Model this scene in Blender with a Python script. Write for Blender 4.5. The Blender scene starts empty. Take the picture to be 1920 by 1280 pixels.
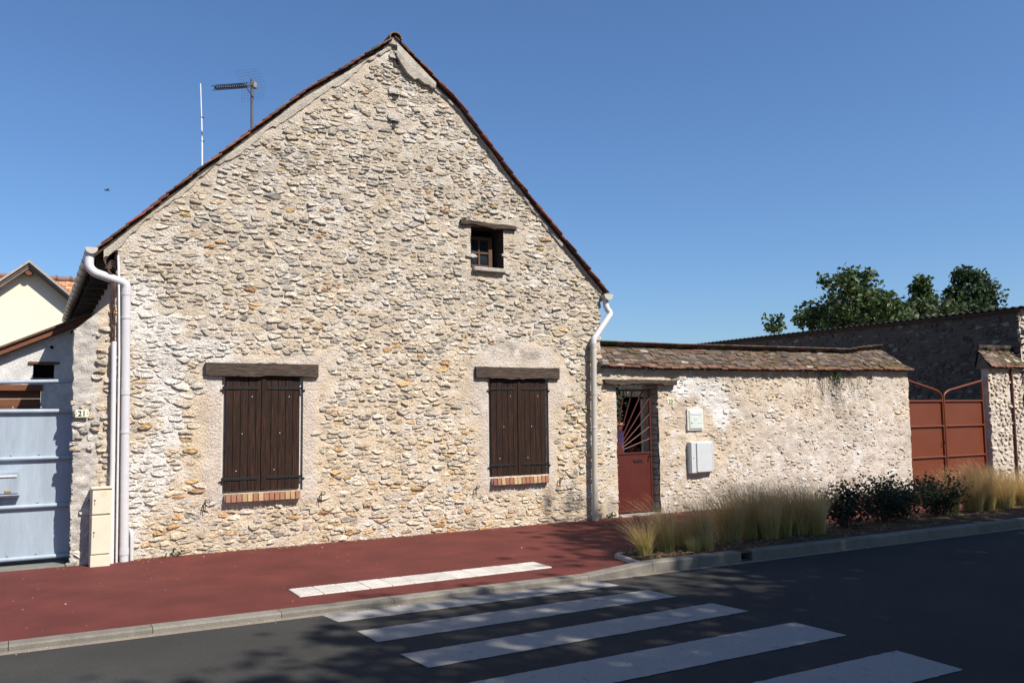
import bpy, math, random
import numpy as np
from mathutils import Matrix, Vector
R = math.radians
SC = bpy.context.scene
COL = SC.collection

# ------------------------------------------------------------------ camera
CAM_YAW, CAM_PITCH, CAM_ROLL = R(29.54), R(4.93), R(-0.73)
cam_d = bpy.data.cameras.new("camera"); cam = bpy.data.objects.new("camera", cam_d); COL.objects.link(cam)
fw = Vector((math.sin(CAM_YAW)*math.cos(CAM_PITCH), math.cos(CAM_YAW)*math.cos(CAM_PITCH), math.sin(CAM_PITCH)))
rt = Vector((math.cos(CAM_YAW), -math.sin(CAM_YAW), 0)); up = rt.cross(fw)
r2 = rt*math.cos(CAM_ROLL)+up*math.sin(CAM_ROLL); u2 = -rt*math.sin(CAM_ROLL)+up*math.cos(CAM_ROLL)
cam.matrix_world = Matrix(((r2.x, u2.x, -fw.x, 0.0), (r2.y, u2.y, -fw.y, -11.03), (r2.z, u2.z, -fw.z, 1.62), (0, 0, 0, 1)))
cam_d.sensor_width = 36; cam_d.lens = 30.0; cam_d.clip_end = 3000; cam_d.clip_start = 0.05
SC.camera = cam

# ------------------------------------------------------------------ sky, sun, exposure
SUN_AZ, SUN_EL = R(25), R(48)          # azimuth: towards the right of the wall's outward normal
world = bpy.data.worlds.new("World"); SC.world = world; world.use_nodes = True
wn = world.node_tree.nodes; wl = world.node_tree.links
sky = wn.new("ShaderNodeTexSky"); sky.sky_type = 'NISHITA'; sky.sun_disc = False
sky.sun_elevation = SUN_EL; sky.sun_rotation = math.pi - SUN_AZ
sky.altitude = 0; sky.air_density = 1.05; sky.dust_density = 0.7; sky.ozone_density = 10.0
wl.new(sky.outputs[0], wn["Background"].inputs[0]); wn["Background"].inputs[1].default_value = 0.088
sun_d = bpy.data.lights.new("sun", 'SUN'); sun = bpy.data.objects.new("sun", sun_d); COL.objects.link(sun)
sun_d.energy = 5.0; sun_d.angle = R(0.53); sun_d.color = (1.0, 0.945, 0.86)
to_sun = Vector((math.sin(SUN_AZ)*math.cos(SUN_EL), -math.cos(SUN_AZ)*math.cos(SUN_EL), math.sin(SUN_EL)))
sun.rotation_euler = to_sun.to_track_quat('Z', 'Y').to_euler(); sun.location = (20, -30, 40)
SC.view_settings.view_transform = 'Standard'; SC.view_settings.look = 'None'
SC.view_settings.gamma = 1.0; SC.view_settings.exposure = 0.65; SC.view_settings.use_curve_mapping = False

# ------------------------------------------------------------------ helpers
def s2l(*c):
    return tuple(((v/255)/12.92 if v/255 <= .04045 else ((v/255+.055)/1.055)**2.4) for v in c)
def hash2(ix, iy, seed):
    h = (ix.astype(np.int64)*374761393 + iy.astype(np.int64)*668265263 + seed*1274126177) & 0x7fffffff
    h = ((h ^ (h >> 13))*1274126177) & 0x7fffffff
    return ((h ^ (h >> 16)) & 0xffff)/65535.0
def vnoise(x, y, seed=0):
    x = np.asarray(x, float); y = np.asarray(y, float)
    ix = np.floor(x); iy = np.floor(y); fx = x-ix; fy = y-iy
    fx = fx*fx*(3-2*fx); fy = fy*fy*(3-2*fy)
    a = hash2(ix, iy, seed); b = hash2(ix+1, iy, seed); c = hash2(ix, iy+1, seed); d = hash2(ix+1, iy+1, seed)
    return (a*(1-fx)+b*fx)*(1-fy)+(c*(1-fx)+d*fx)*fy
def fbm(x, y, seed=0, oct=4):
    t = 0; a = .5; n = 0
    for k in range(oct):
        t = t+a*vnoise(np.asarray(x)*2**k, np.asarray(y)*2**k, seed+k*17); n += a; a *= .5
    return t/n
def sstep(a, b, x):
    t = np.clip((np.asarray(x, float)-a)/(b-a), 0, 1); return t*t*(3-2*t)

class MB:
    """collects pieces of ONE mesh"""
    def __init__(s): s.v = []; s.f = []; s.c = []; s.n = 0
    def add(s, verts, faces, col=None):
        o = s.n
        s.v.extend([tuple(p) for p in verts]); s.n += len(verts)
        s.f.extend([tuple(i+o for i in f) for f in faces])
        if col is None: col = (1, 1, 1)
        if len(col) and isinstance(col[0], (tuple, list, np.ndarray)): s.c.extend([tuple(c)[:3]+(1,) for c in col])
        else: s.c.extend([tuple(col)[:3]+(1,)]*len(verts))
        return s
    def box(s, lo, hi, ch=0.0, M=None, col=None):
        x0, y0, z0 = lo; x1, y1, z1 = hi
        if ch <= 0:
            V = [(x0,y0,z0),(x1,y0,z0),(x1,y1,z0),(x0,y1,z0),(x0,y0,z1),(x1,y0,z1),(x1,y1,z1),(x0,y1,z1)]
            F = [(0,3,2,1),(4,5,6,7),(0,1,5,4),(1,2,6,5),(2,3,7,6),(3,0,4,7)]
        else:
            V = []; idx = {}
            X = (x0,x1); Y = (y0,y1); Z = (z0,z1); sg = (1,-1)
            for i in (0,1):
                for j in (0,1):
                    for k in (0,1):
                        a, b, c = X[i], Y[j], Z[k]; da, db, dc = sg[i]*ch, sg[j]*ch, sg[k]*ch
                        idx[i,j,k,0] = len(V); V.append((a, b+db, c+dc))
                        idx[i,j,k,1] = len(V); V.append((a+da, b, c+dc))
                        idx[i,j,k,2] = len(V); V.append((a+da, b+db, c))
            F = []
            q = ((0,0),(0,1),(1,1),(1,0))
            F.append([idx[0,a,b,0] for a,b in q]); F.append([idx[1,a,b,0] for a,b in reversed(q)])
            F.append([idx[a,0,b,1] for a,b in reversed(q)]); F.append([idx[a,1,b,1] for a,b in q])
            F.append([idx[a,b,0,2] for a,b in q]); F.append([idx[a,b,1,2] for a,b in reversed(q)])
            for j in (0,1):
                for k in (0,1):
                    F.append([idx[0,j,k,1], idx[1,j,k,1], idx[1,j,k,2], idx[0,j,k,2]])
                    F.append([idx[j,0,k,0], idx[j,1,k,0], idx[j,1,k,2], idx[j,0,k,2]])
                    F.append([idx[j,k,0,0], idx[j,k,1,0], idx[j,k,1,1], idx[j,k,0,1]])
            for i in (0,1):
                for j in (0,1):
                    for k in (0,1): F.append([idx[i,j,k,0], idx[i,j,k,1], idx[i,j,k,2]])
        if M is not None: V = [tuple(M @ Vector(p)) for p in V]
        return s.add(V, F, col)
    def tube(s, path, r, n=8, cap=True, col=None):
        P = [Vector(p) for p in path]; m = len(P)
        rr = r if isinstance(r, (list, tuple)) else [r]*m
        T = []
        for i in range(m):
            t = (P[min(i+1, m-1)]-P[max(i-1, 0)]); T.append(t.normalized() if t.length > 1e-9 else Vector((0,0,1)))
        ref = Vector((0,0,1)) if abs(T[0].z) < .9 else Vector((1,0,0))
        N = (ref-T[0]*ref.dot(T[0])).normalized(); V = []
        for i in range(m):
            N = (N-T[i]*N.dot(T[i])); N = N.normalized() if N.length > 1e-6 else T[i].orthogonal().normalized()
            B = T[i].cross(N)
            for k in range(n):
                a = 2*math.pi*k/n; V.append(tuple(P[i]+(N*math.cos(a)+B*math.sin(a))*rr[i]))
        F = []
        for i in range(m-1):
            for k in range(n):
                F.append((i*n+k, i*n+(k+1) % n, (i+1)*n+(k+1) % n, (i+1)*n+k))
        if cap: F.append(tuple(range(n-1, -1, -1))); F.append(tuple((m-1)*n+k for k in range(n)))
        return s.add(V, F, col)
    def prism(s, poly, axis, a, b, col=None):
        """poly: 2D points; axis 'y' -> (x,z) polygon between y=a and y=b; 'x' -> (y,z); 'z' -> (x,y)"""
        m = {'y': lambda p, t: (p[0], t, p[1]), 'x': lambda p, t: (t, p[0], p[1]), 'z': lambda p, t: (p[0], p[1], t)}[axis]
        n = len(poly); V = [m(p, a) for p in poly]+[m(p, b) for p in poly]
        F = [tuple(range(n)), tuple(range(2*n-1, n-1, -1))]+[(i, n+i, n+(i+1) % n, (i+1) % n) for i in range(n)]
        return s.add(V, F, col)
    def build(s, name, mat, parent=None, smooth=False, loc=None):
        me = bpy.data.meshes.new(name); V = s.v
        if loc is not None: V = [(a-loc[0], b-loc[1], c-loc[2]) for a, b, c in V]
        me.from_pydata(V, [], s.f); me.update()
        at = me.color_attributes.new("tint", 'FLOAT_COLOR', 'POINT')
        at.data.foreach_set("color", np.array(s.c, dtype=np.float32).ravel())
        if smooth: me.polygons.foreach_set("use_smooth", [True]*len(me.polygons))
        me.materials.append(mat)
        o = bpy.data.objects.new(name, me); COL.objects.link(o)
        if loc is not None: o.location = loc
        if parent is not None:
            o.parent = parent
            pw = wloc(parent); o.location = Vector(loc or (0,0,0))-pw
        return o
def wloc(o):
    p = Vector((0,0,0))
    while o is not None: p += o.location; o = o.parent
    return p
def empty(name, loc=(0,0,0)):
    o = bpy.data.objects.new(name, None); COL.objects.link(o); o.location = loc; o.empty_display_size = .2
    return o
def tag(o, label=None, cat=None, group=None, kind=None):
    if label: o["label"] = label
    if cat: o["category"] = cat
    if group: o["group"] = group
    if kind: o["kind"] = kind
    return o
def boxo(name, lo, hi, mat, parent, ch=.004, col=None):
    return MB().box(lo, hi, ch, None, col).build(name, mat, parent)
def smooth_by_angle(o, ang=40):
    me = o.data; me.polygons.foreach_set("use_smooth", [True]*len(me.polygons))
    try: me.set_sharp_from_angle(angle=R(ang))
    except Exception: pass
    return o

# ------------------------------------------------------------------ materials
MATS = {}
def mat(name, base=(.5,.5,.5), rough=.8, tint=False, var=.25, vscale=6., fine=.15, fscale=60., bump=.3, bscale=80., bdist=.01,
        metal=0., spec=.3, stretch=None, var_col=None, var_edge=(.35, .7), trans=0.):
    if name in MATS: return MATS[name]
    m = bpy.data.materials.new(name); m.use_nodes = True; nt = m.node_tree; N = nt.nodes; L = nt.links
    bs = N["Principled BSDF"]; bs.inputs["Roughness"].default_value = rough; bs.inputs["Metallic"].default_value = metal
    bs.inputs["Specular IOR Level"].default_value = spec
    geo = N.new("ShaderNodeNewGeometry"); vec = geo.outputs["Position"]
    if stretch:
        mp = N.new("ShaderNodeMapping"); mp.inputs["Scale"].default_value = stretch; L.new(vec, mp.inputs[0]); vec = mp.outputs[0]
    def noise(sc, det=4, ro=.6):
        n = N.new("ShaderNodeTexNoise"); n.inputs["Scale"].default_value = sc; n.inputs["Detail"].default_value = det
        n.inputs["Roughness"].default_value = ro; L.new(vec, n.inputs["Vector"]); return n.outputs["Fac"]
    def rng(src, a, b, lo, hi):
        r = N.new("ShaderNodeMapRange"); r.inputs[1].default_value = a; r.inputs[2].default_value = b
        r.inputs[3].default_value = lo; r.inputs[4].default_value = hi; L.new(src, r.inputs[0]); return r.outputs[0]
    if tint:
        at = N.new("ShaderNodeAttribute"); at.attribute_name = "tint"; c = at.outputs["Color"]
    else:
        rgb = N.new("ShaderNodeRGB"); rgb.outputs[0].default_value = (*base, 1); c = rgb.outputs[0]
    if var_col:
        mx = N.new("ShaderNodeMix"); mx.data_type = 'RGBA'; L.new(rng(noise(vscale), var_edge[0], var_edge[1], 0, 1), mx.inputs[0])
        L.new(c, mx.inputs[6]); mx.inputs[7].default_value = (*var_col, 1); c = mx.outputs[2]
    def mul(c, src):
        mx = N.new("ShaderNodeVectorMath"); mx.operation = 'SCALE'; L.new(c, mx.inputs[0]); L.new(src, mx.inputs["Scale"]); return mx.outputs[0]
    if var > 0 and not var_col: c = mul(c, rng(noise(vscale, 5), .3, .7, 1-var, 1+var))
    if fine > 0: c = mul(c, rng(noise(fscale, 3), .3, .7, 1-fine, 1+fine))
    L.new(c, bs.inputs["Base Color"])
    if bump > 0:
        b = N.new("ShaderNodeBump"); b.inputs["Strength"].default_value = bump; b.inputs["Distance"].default_value = bdist
        L.new(noise(bscale, 6, .65), b.inputs["Height"]); L.new(b.outputs[0], bs.inputs["Normal"])
    if trans > 0:
        tr = N.new("ShaderNodeBsdfTranslucent"); L.new(c, tr.inputs[0]); ms = N.new("ShaderNodeMixShader"); ms.inputs[0].default_value = trans
        L.new(bs.outputs[0], ms.inputs[1]); L.new(tr.outputs[0], ms.inputs[2]); L.new(ms.outputs[0], N["Material Output"].inputs[0])
    MATS[name] = m; return m

M_STONE = mat("rubble_stone", tint=True, rough=.9, var=.30, vscale=26, fine=.38, fscale=64, bump=1.0, bscale=46, bdist=.032, spec=.1)
M_MORTAR = mat("lime_mortar", tint=True, rough=.95, var=.12, vscale=5, fine=.18, fscale=60, bump=1.0, bscale=38, bdist=.030, spec=.1)
M_RENDER = mat("rough_render", tint=True, rough=.95, var=.16, vscale=9, fine=.2, fscale=80, bump=1.0, bscale=55, bdist=.02, spec=.1)
M_TILE = mat("clay_tile", tint=True, rough=.85, var=.3, vscale=14, fine=.25, fscale=90, bump=.5, bscale=90, bdist=.006, spec=.2)
M_ASPHALT = mat("asphalt", base=(.044,.0425,.040), rough=.9, var=.15, vscale=.8, fine=.35, fscale=140, bump=.5, bscale=160, bdist=.006, spec=.1)
M_RED = mat("red_asphalt", base=s2l(89,42,37), rough=.85, var=.24, vscale=1.7, fine=.22, fscale=150, bump=.5, bscale=150, bdist=.006, spec=.25)
M_PAINT = mat("road_paint", base=(.275,.26,.242), rough=.75, var_col=(.10,.10,.10), var_edge=(.62,.74), vscale=16, fine=.16, fscale=90, bump=.3, bscale=140, bdist=.004)
M_CONC = mat("kerb_concrete", tint=True, rough=.9, var=.16, vscale=7, fine=.18, fscale=90, bump=.4, bscale=90, bdist=.006, spec=.2)
M_SOIL = mat("bed_soil", base=(.10,.07,.045), rough=1, var=.35, vscale=9, fine=.4, fscale=60, bump=1, bscale=40, bdist=.03, spec=.1)
M_GROUND = mat("ground_earth", base=(.16,.14,.11), rough=1, var=.2, vscale=.6, fine=.2, fscale=30, bump=.5, bscale=20, bdist=.03)
M_WOODSH = mat("shutter_wood", base=(.0155,.0078,.0052), rough=.6, stretch=(30, 30, 1.6), vscale=2.2, var_col=(.050,.020,.0105), var_edge=(.44, .72), fine=.35, fscale=6, bump=.35, bscale=6, bdist=.004, spec=.2)
M_BEAM = mat("oak_beam", base=(.050,.036,.028), rough=.85, stretch=(1.6, 22, 22), vscale=3, var_col=(.105,.080,.062), var_edge=(.4, .75), fine=.3, fscale=6, bump=1, bscale=3.5, bdist=.012, spec=.15)
M_IRON = mat("black_iron", base=(.012,.012,.013), rough=.5, var=.3, vscale=40, fine=.2, bump=.3, bscale=120, bdist=.002, metal=.2, spec=.4)
M_BRICK = mat("sill_brick", tint=True, rough=.85, var=.2, vscale=30, fine=.15, fscale=140, bump=.4, bscale=140, bdist=.003)
M_PVC = mat("grey_pvc", base=s2l(188,186,188), rough=.42, var=.05, vscale=8, fine=.05, bump=0, spec=.4)
M_PVC2 = mat("sand_pvc", base=s2l(178,172,160), rough=.45, var=.06, vscale=8, fine=.05, bump=0, spec=.4)
M_WHITEPVC = mat("white_pvc", base=s2l(200,198,198), rough=.4, var=.05, vscale=8, fine=.05, bump=0, spec=.4)
M_CABLE = mat("brown_cable", base=(.06,.03,.022), rough=.6, var=.1, bump=0)
M_GATEBLUE = mat("blue_grey_enamel", base=s2l(146,157,168), rough=.45, stretch=(6, 6, .8), var=.12, vscale=1.2, fine=.05, fscale=8, bump=.03, bscale=120, bdist=.001, spec=.35)
M_GATERED = mat("oxide_red_enamel", base=s2l(80,35,29), rough=.38, var=.12, vscale=5, fine=.06, bump=.06, bscale=8, bdist=.004, spec=.35)
M_GATEBROWN = mat("brown_enamel", base=s2l(100,49,26), rough=.45, var=.08, vscale=3, fine=.05, bump=.06, bscale=8, bdist=.004, spec=.35)
M_CREAM = mat("cream_polyester", base=s2l(206,194,172), rough=.5, var=.04, vscale=9, fine=.03, bump=.05, bscale=200, bdist=.001)
M_BOXGREY = mat("light_grey_metal", base=s2l(185,187,188), rough=.4, var=.05, vscale=25, fine=.05, bump=.1, bscale=200, bdist=.001)
M_BOXGREEN = mat("pale_green_metal", base=s2l(190,198,190), rough=.45, var=.05, vscale=9, fine=.05, bump=.05)
M_ENAMEL = mat("plate_enamel", base=s2l(226,222,196), rough=.35, var=.06, vscale=30, fine=.05, bump=0)
M_BLACK = mat("black_paint", base=(.012,.012,.012), rough=.6, var=0, fine=0, bump=0)
M_DARK = mat("dark_void", base=(.012,.011,.010), rough=.95, var=.2, vscale=6, fine=0, bump=0, spec=.05)  # near-black colour stands in for the shade inside openings and interiors
M_WINWOOD = mat("window_wood", base=(.10,.052,.032), rough=.7, stretch=(14,14,2), var=.3, vscale=4, fine=.2, fscale=10, bump=.4, bscale=8, bdist=.003)
M_CEMENT = mat("cement", base=(.34,.31,.27), rough=.95, var=.25, vscale=14, fine=.2, fscale=80, bump=.7, bscale=60, bdist=.008)
M_STEEL = mat("galvanised_steel", base=(.16,.16,.16), rough=.45, metal=.6, var=.1, bump=0)
M_ALUM = mat("white_fibreglass", base=(.7,.7,.72), rough=.4, var=.03, bump=0)
M_ROOFMETAL = mat("corrugated_fibre_cement", base=(.05,.048,.046), rough=.85, var=.3, vscale=3, fine=.2, bump=.3, bscale=50)
M_CREAMWALL = mat("cream_render", base=s2l(216,207,184), rough=.9, var=.06, vscale=1.2, fine=.06, fscale=60, bump=.3, bscale=120, bdist=.004)
M_BROWNWOOD = mat("brown_boards", base=s2l(104,66,44), rough=.7, stretch=(2,20,20), var=.2, vscale=3, fine=.15, fscale=12, bump=.3, bscale=8, bdist=.003)
M_LEAF = mat("tree_leaf", tint=True, rough=.55, var=0, fine=.1, fscale=3, bump=0, spec=.3, trans=.25)
M_GRASS = mat("feather_grass", tint=True, rough=.7, var=0, fine=0, bump=0, spec=.15, trans=.3)
M_BARK = mat("bark", base=(.09,.07,.055), rough=.95, stretch=(1,1,.3), var=.3, vscale=9, fine=.2, fscale=30, bump=1, bscale=14, bdist=.03)
M_BLUE = mat("blue_cloth", base=(.018,.032,.14), rough=.8, var=.2, vscale=20, bump=.2)
M_GLASS = mat("old_window_glass", base=(.018,.024,.030), rough=.12, var=.5, vscale=18, fine=.3, fscale=60, bump=.12, bscale=18, bdist=.01, spec=.6)

# ------------------------------------------------------------------ rubble masonry
def clip_half(poly, mx, my, nx, ny):
    out = []; n = len(poly)
    for i in range(n):
        ax, ay = poly[i]; bx, by = poly[(i+1) % n]
        da = (ax-mx)*nx+(ay-my)*ny; db = (bx-mx)*nx+(by-my)*ny
        if da <= 0: out.append((ax, ay))
        if (da < 0 < db) or (db < 0 < da):
            t = da/(da-db); out.append((ax+(bx-ax)*t, ay+(by-ay)*t))
    return out
def rubble_cells(rng, s0, s1, z0, z1, H, W, inside):
    """irregular flat-bedded rubble: list of (centre, polygon)"""
    q = W/H*.92; seeds = []
    z = z0-H
    while z < z1+H:
        rh = H*(rng.uniform(.6, 1.2) if rng.random() < .75 else rng.uniform(1.2, 1.75)); x = s0-W*rng.uniform(.2, 1.2)
        while x < s1+W:
            w = W*(rng.uniform(.45, 1.15) if rng.random() < .72 else rng.uniform(1.1, 2.1))
            if rng.random() > .08: seeds.append((x+w*.5, (z+rh*.5+rng.uniform(-.42, .42)*rh)*q))
            x += w
        z += rh
    cs = W*1.6; grid = {}
    for i, (x, y) in enumerate(seeds): grid.setdefault((int(x//cs), int(y//cs)), []).append(i)
    out = []
    for i, (x, y) in enumerate(seeds):
        if not (s0 <= x <= s1 and inside(x, y/q)): continue
        g = (int(x//cs), int(y//cs)); nb = []
        for dx in (-1, 0, 1):
            for dy in (-1, 0, 1): nb += grid.get((g[0]+dx, g[1]+dy), [])
        nb = sorted((j for j in nb if j != i), key=lambda j: (seeds[j][0]-x)**2+(seeds[j][1]-y)**2)[:18]
        poly = [(x-cs, y-cs), (x+cs, y-cs), (x+cs, y+cs), (x-cs, y+cs)]
        for j in nb:
            a, b = seeds[j]; poly = clip_half(poly, (x+a)/2, (y+b)/2, a-x, b-y)
            if len(poly) < 3: break
        if len(poly) >= 3:
            out.append(((x, y/q), [(a, b/q) for a, b in poly]))
    return out
def stone_mesh(mb, rng, c, poly, fmap, prot, shrink, tilt, col, n=10, smin=None, smax=None, zmin=None):
    """a rubble stone: angular outline, rather flat rough face, bedded in the wall, its lower edge proud"""
    m = len(poly); cx = sum(p[0] for p in poly)/m; cz = sum(p[1] for p in poly)/m
    per = [math.hypot(poly[(i+1) % m][0]-poly[i][0], poly[(i+1) % m][1]-poly[i][1]) for i in range(m)]; T = sum(per)
    k = shrink(); pts = []; a0 = rng.random()
    for i in range(n):
        d = ((i+a0+rng.uniform(-.3, .3))/n % 1.0)*T; j = 0
        while j < m-1 and d > per[j]: d -= per[j]; j += 1
        t = d/max(per[j], 1e-9); x = poly[j][0]+(poly[(j+1) % m][0]-poly[j][0])*t-cx; z = poly[j][1]+(poly[(j+1) % m][1]-poly[j][1])*t-cz
        r = math.hypot(x, z)+1e-6; f = max(.25, (1-k)*rng.uniform(.78, 1.08)-.003/r); pts.append((x*f, z*f))
    p0 = prot(); kz = tilt(); kx = rng.gauss(0, .06); V = []; C = []
    cl = lambda x, z: (min(max(x, smin), smax) if smin is not None else x, max(z, zmin) if zmin is not None else z)
    def put(x, z, o, sh=1):
        x, z = cl(cx+x, cz+z); V.append(fmap(x, z, o)); C.append(tuple(v*sh for v in col))
    e = [max(-.006, p0-kz*z+kx*x+rng.gauss(0, .003)) for x, z in pts]
    for (x, z) in pts: put(x, z, -.025)
    for (x, z), o in zip(pts, e): put(x*.97, z*.95, o-.002)
    for (x, z), o in zip(pts, e):
        f = rng.uniform(.50, .85); put(x*f, z*f, p0-kz*z*f+kx*x*f+.003+rng.gauss(0, .0035), rng.uniform(.9, 1.1))
    put(rng.uniform(-.3, .3)*.05, 0, p0+.003+rng.gauss(0, .004))
    F = []
    for i in range(n):
        j = (i+1) % n
        F += [(i, j, n+j, n+i), (n+i, n+j, 2*n+j, 2*n+i), (2*n+i, 2*n+j, 3*n)]
    mb.add(V, F, C)
    return fmap(cx, cz, 0)
def area(poly): return abs(sum(poly[i][0]*poly[(i+1) % len(poly)][1]-poly[(i+1) % len(poly)][0]*poly[i][1] for i in range(len(poly))))/2
def lay_stones(cells, rng, parent, fmap, prot, shrink, tilt, colour, weight=None, keep=300, **kw):
    """the stones that show largest as single parts, the rest as one part"""
    wt = weight or (lambda c: 1.0)
    cells = sorted(cells, key=lambda c: -area(c[1])*wt(c[0])); rest = MB()
    for i, (c, poly) in enumerate(cells):
        col = colour(c[0], c[1])
        if i < keep:
            mb = MB(); ctr = stone_mesh(mb, rng, c, poly, fmap, prot, shrink, tilt, col, n=8, **kw); mb.build("stone", M_STONE, parent, loc=ctr)
        else: stone_mesh(rest, rng, c, poly, fmap, prot, shrink, tilt, col, **kw)
    if rest.n: tag(rest.build("small_stones", M_STONE, parent), kind="stuff")
def sheet(s_edges, z_edges, top, fmap, disp, colour, holes, jit=None, depth=.4, skirt=(1,1,1)):
    """a bedding sheet of mortar, uneven, with openings; top(s) cuts it; skirts close its left, right and top edges"""
    S = np.array(s_edges); Z = np.array(z_edges); ns, nz = len(S), len(Z)
    SS, ZZ = np.meshgrid(S, Z, indexing='ij'); tp = np.array([top(s) for s in S])
    ZC = np.minimum(ZZ, tp[:, None]); SJ = SS.copy()
    if jit is not None:
        SJ[0, :] += jit(0, Z); SJ[-1, :] += jit(1, Z)
    O = disp(SJ, ZC); Cc = colour(SJ, ZC)
    V = [fmap(SJ[i, j], ZC[i, j], O[i, j]) for i in range(ns) for j in range(nz)]
    C = [tuple(Cc[i, j]) for i in range(ns) for j in range(nz)]
    F = []
    for i in range(ns-1):
        for j in range(nz-1):
            if ZZ[i, j] >= tp[i]-1e-6 and ZZ[i+1, j] >= tp[i+1]-1e-6: continue
            mx = (S[i]+S[i+1])/2; mz = (Z[j]+Z[j+1])/2
            if any(a < mx < b and c < mz < d for a, b, c, d in holes): continue
            F.append((i*nz+j, (i+1)*nz+j, (i+1)*nz+j+1, i*nz+j+1))
    mb = MB(); mb.add(V, F, C)
    for side, on in ((0, skirt[0]), (ns-1, skirt[1])):
        if not on: continue
        vv = []; cc = []
        for j in range(nz):
            vv += [fmap(SJ[side, j], ZC[side, j], O[side, j]), fmap(SJ[side, j], ZC[side, j], -depth)]; cc += [tuple(Cc[side, j])]*2
        mb.add(vv, [(2*j, 2*j+1, 2*j+3, 2*j+2) for j in range(nz-1)], cc)
    if skirt[2]:
        vv = []; cc = []
        for i in range(ns):
            o = O[i, -1]; vv += [fmap(SJ[i, -1], tp[i], o), fmap(SJ[i, -1], tp[i], -depth)]; cc += [tuple(Cc[i, -1])]*2
        mb.add(vv, [(2*i, 2*i+1, 2*i+3, 2*i+2) for i in range(ns-1)], cc)
    return mb
def edges(a, b, step, extra=()):
    n = max(2, int(round((b-a)/step))); e = list(np.linspace(a, b, n+1))
    for x in extra:
        k = int(np.argmin([abs(v-x) for v in e])); e[k] = x
    return sorted(set(e))
def lerp(a, b, t): return tuple(x+(y-x)*t for x, y in zip(a, b))
def interp(pts, x): return float(np.interp(x, [p[0] for p in pts], [p[1] for p in pts]))

# ================================================================== SETTING
def plane(name, x0, x1, y0, y1, z, m, parent=None, kind="structure"):
    o = MB().add([(x0,y0,z),(x1,y0,z),(x1,y1,z),(x0,y1,z)], [(0,1,2,3)]).build(name, m, parent)
    if kind: o["kind"] = kind
    return o
plane("ground", -400, 600, -300, 700, -.06, M_GROUND)
ROAD_Z = -.045
YF = lambda x: -3.69-.022*max(x, -8)
road = plane("road", -60, 140, -10.2, -3.2, ROAD_Z, M_ASPHALT)
pave = MB()
pave.add([(-60,YF(-8)+.125,0),(-8,YF(-8)+.125,0),(5.70,YF(5.7)+.125,0),(5.84,-3.03,0),(8,-2.90,0),(14,-2.64,0),(30,-2.62,0),(60,-2.62,0),(60,.3,0),(-60,.3,0)], [(0,1,2,3,4,5,6,7,8,9)])
pavement = pave.build("pavement", M_RED); pavement["kind"] = "structure"
far_pave = plane("far_pavement", -60, 140, -13.0, -10.35, .02, mat("grey_asphalt", base=(.09,.088,.085), rough=.9, var=.15, vscale=1, fine=.25, fscale=120, bump=.4, bscale=140, bdist=.005))
yard = plane("courtyard_ground", -12, 19.3, .3, 14, -.012, mat("courtyard_gravel", base=(.20,.17,.14), rough=1, var=.2, vscale=2, fine=.3, fscale=80, bump=.8, bscale=60, bdist=.015))
# concrete threshold of the driveway
thr = MB(); thr.box((-3, -.10, -.03), (.42, .55, .012), .004, None, (.16,.155,.13)); o = thr.build("driveway_threshold", M_CONC); o["kind"] = "structure"
thr = MB(); thr.box((8.16, -.06, -.03), (9.02, .45, .02), .004, None, (.30,.27,.23)); o = thr.build("door_threshold", M_CONC); o["kind"] = "structure"
# crossing stripes (paint 4 mm above the road)
def stripe(pts):
    n = 60; rng = random.Random(int(pts[0][1]*100)); top = []; bot = []
    for i in range(n+1):
        t = i/n; top.append((pts[0][0]+(pts[1][0]-pts[0][0])*t, pts[0][1]+(pts[1][1]-pts[0][1])*t+rng.gauss(0, .0035)))
        bot.append((pts[3][0]+(pts[2][0]-pts[3][0])*t, pts[3][1]+(pts[2][1]-pts[3][1])*t+rng.gauss(0, .0035)))
    V = [(x, y, ROAD_Z+.004) for x, y in bot+top]
    MB().add(V, [(i, i+1, n+2+i, n+1+i) for i in range(n)]).build("crossing_stripe", M_PAINT, road)
for p in ([(2.22,-3.815),(5.03,-3.875),(5.06,-4.16),(2.26,-4.12)], [(2.29,-4.48),(5.15,-4.47),(5.20,-4.85),(2.31,-4.87)],
          [(2.33,-5.27),(5.27,-5.22),(5.32,-5.62),(2.37,-5.67)], [(2.42,-6.10),(5.34,-6.08),(5.36,-6.57),(2.46,-6.58)],
          [(2.46,-7.02),(5.31,-7.03),(5.28,-7.54),(2.5,-7.52)], [(2.5,-7.95),(5.3,-7.95),(5.3,-8.42),(2.5,-8.42)]): stripe(p)
# tactile pavers
rg = random.Random(4); base_me = None
for i in range(12):
    x0 = 2.2+i*.2255; z = .010+rg.uniform(-.001, .002); g = rg.uniform(.9, 1.05)
    mb = MB(); mb.box((x0, -3.18, -.03), (x0+.221, -2.80, z), .004, None, (.50*g,.465*g,.42*g))
    for a in range(5):
        for b in range(8):
            u = x0+.03+a*.040; v = -3.15+b*.0465
            mb.box((u-.009, v-.009, z-.002), (u+.009, v+.009, z+.004), 0, None, (.50*g,.465*g,.42*g))
    mb.build("tactile_paver", M_CONC, pavement)
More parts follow.
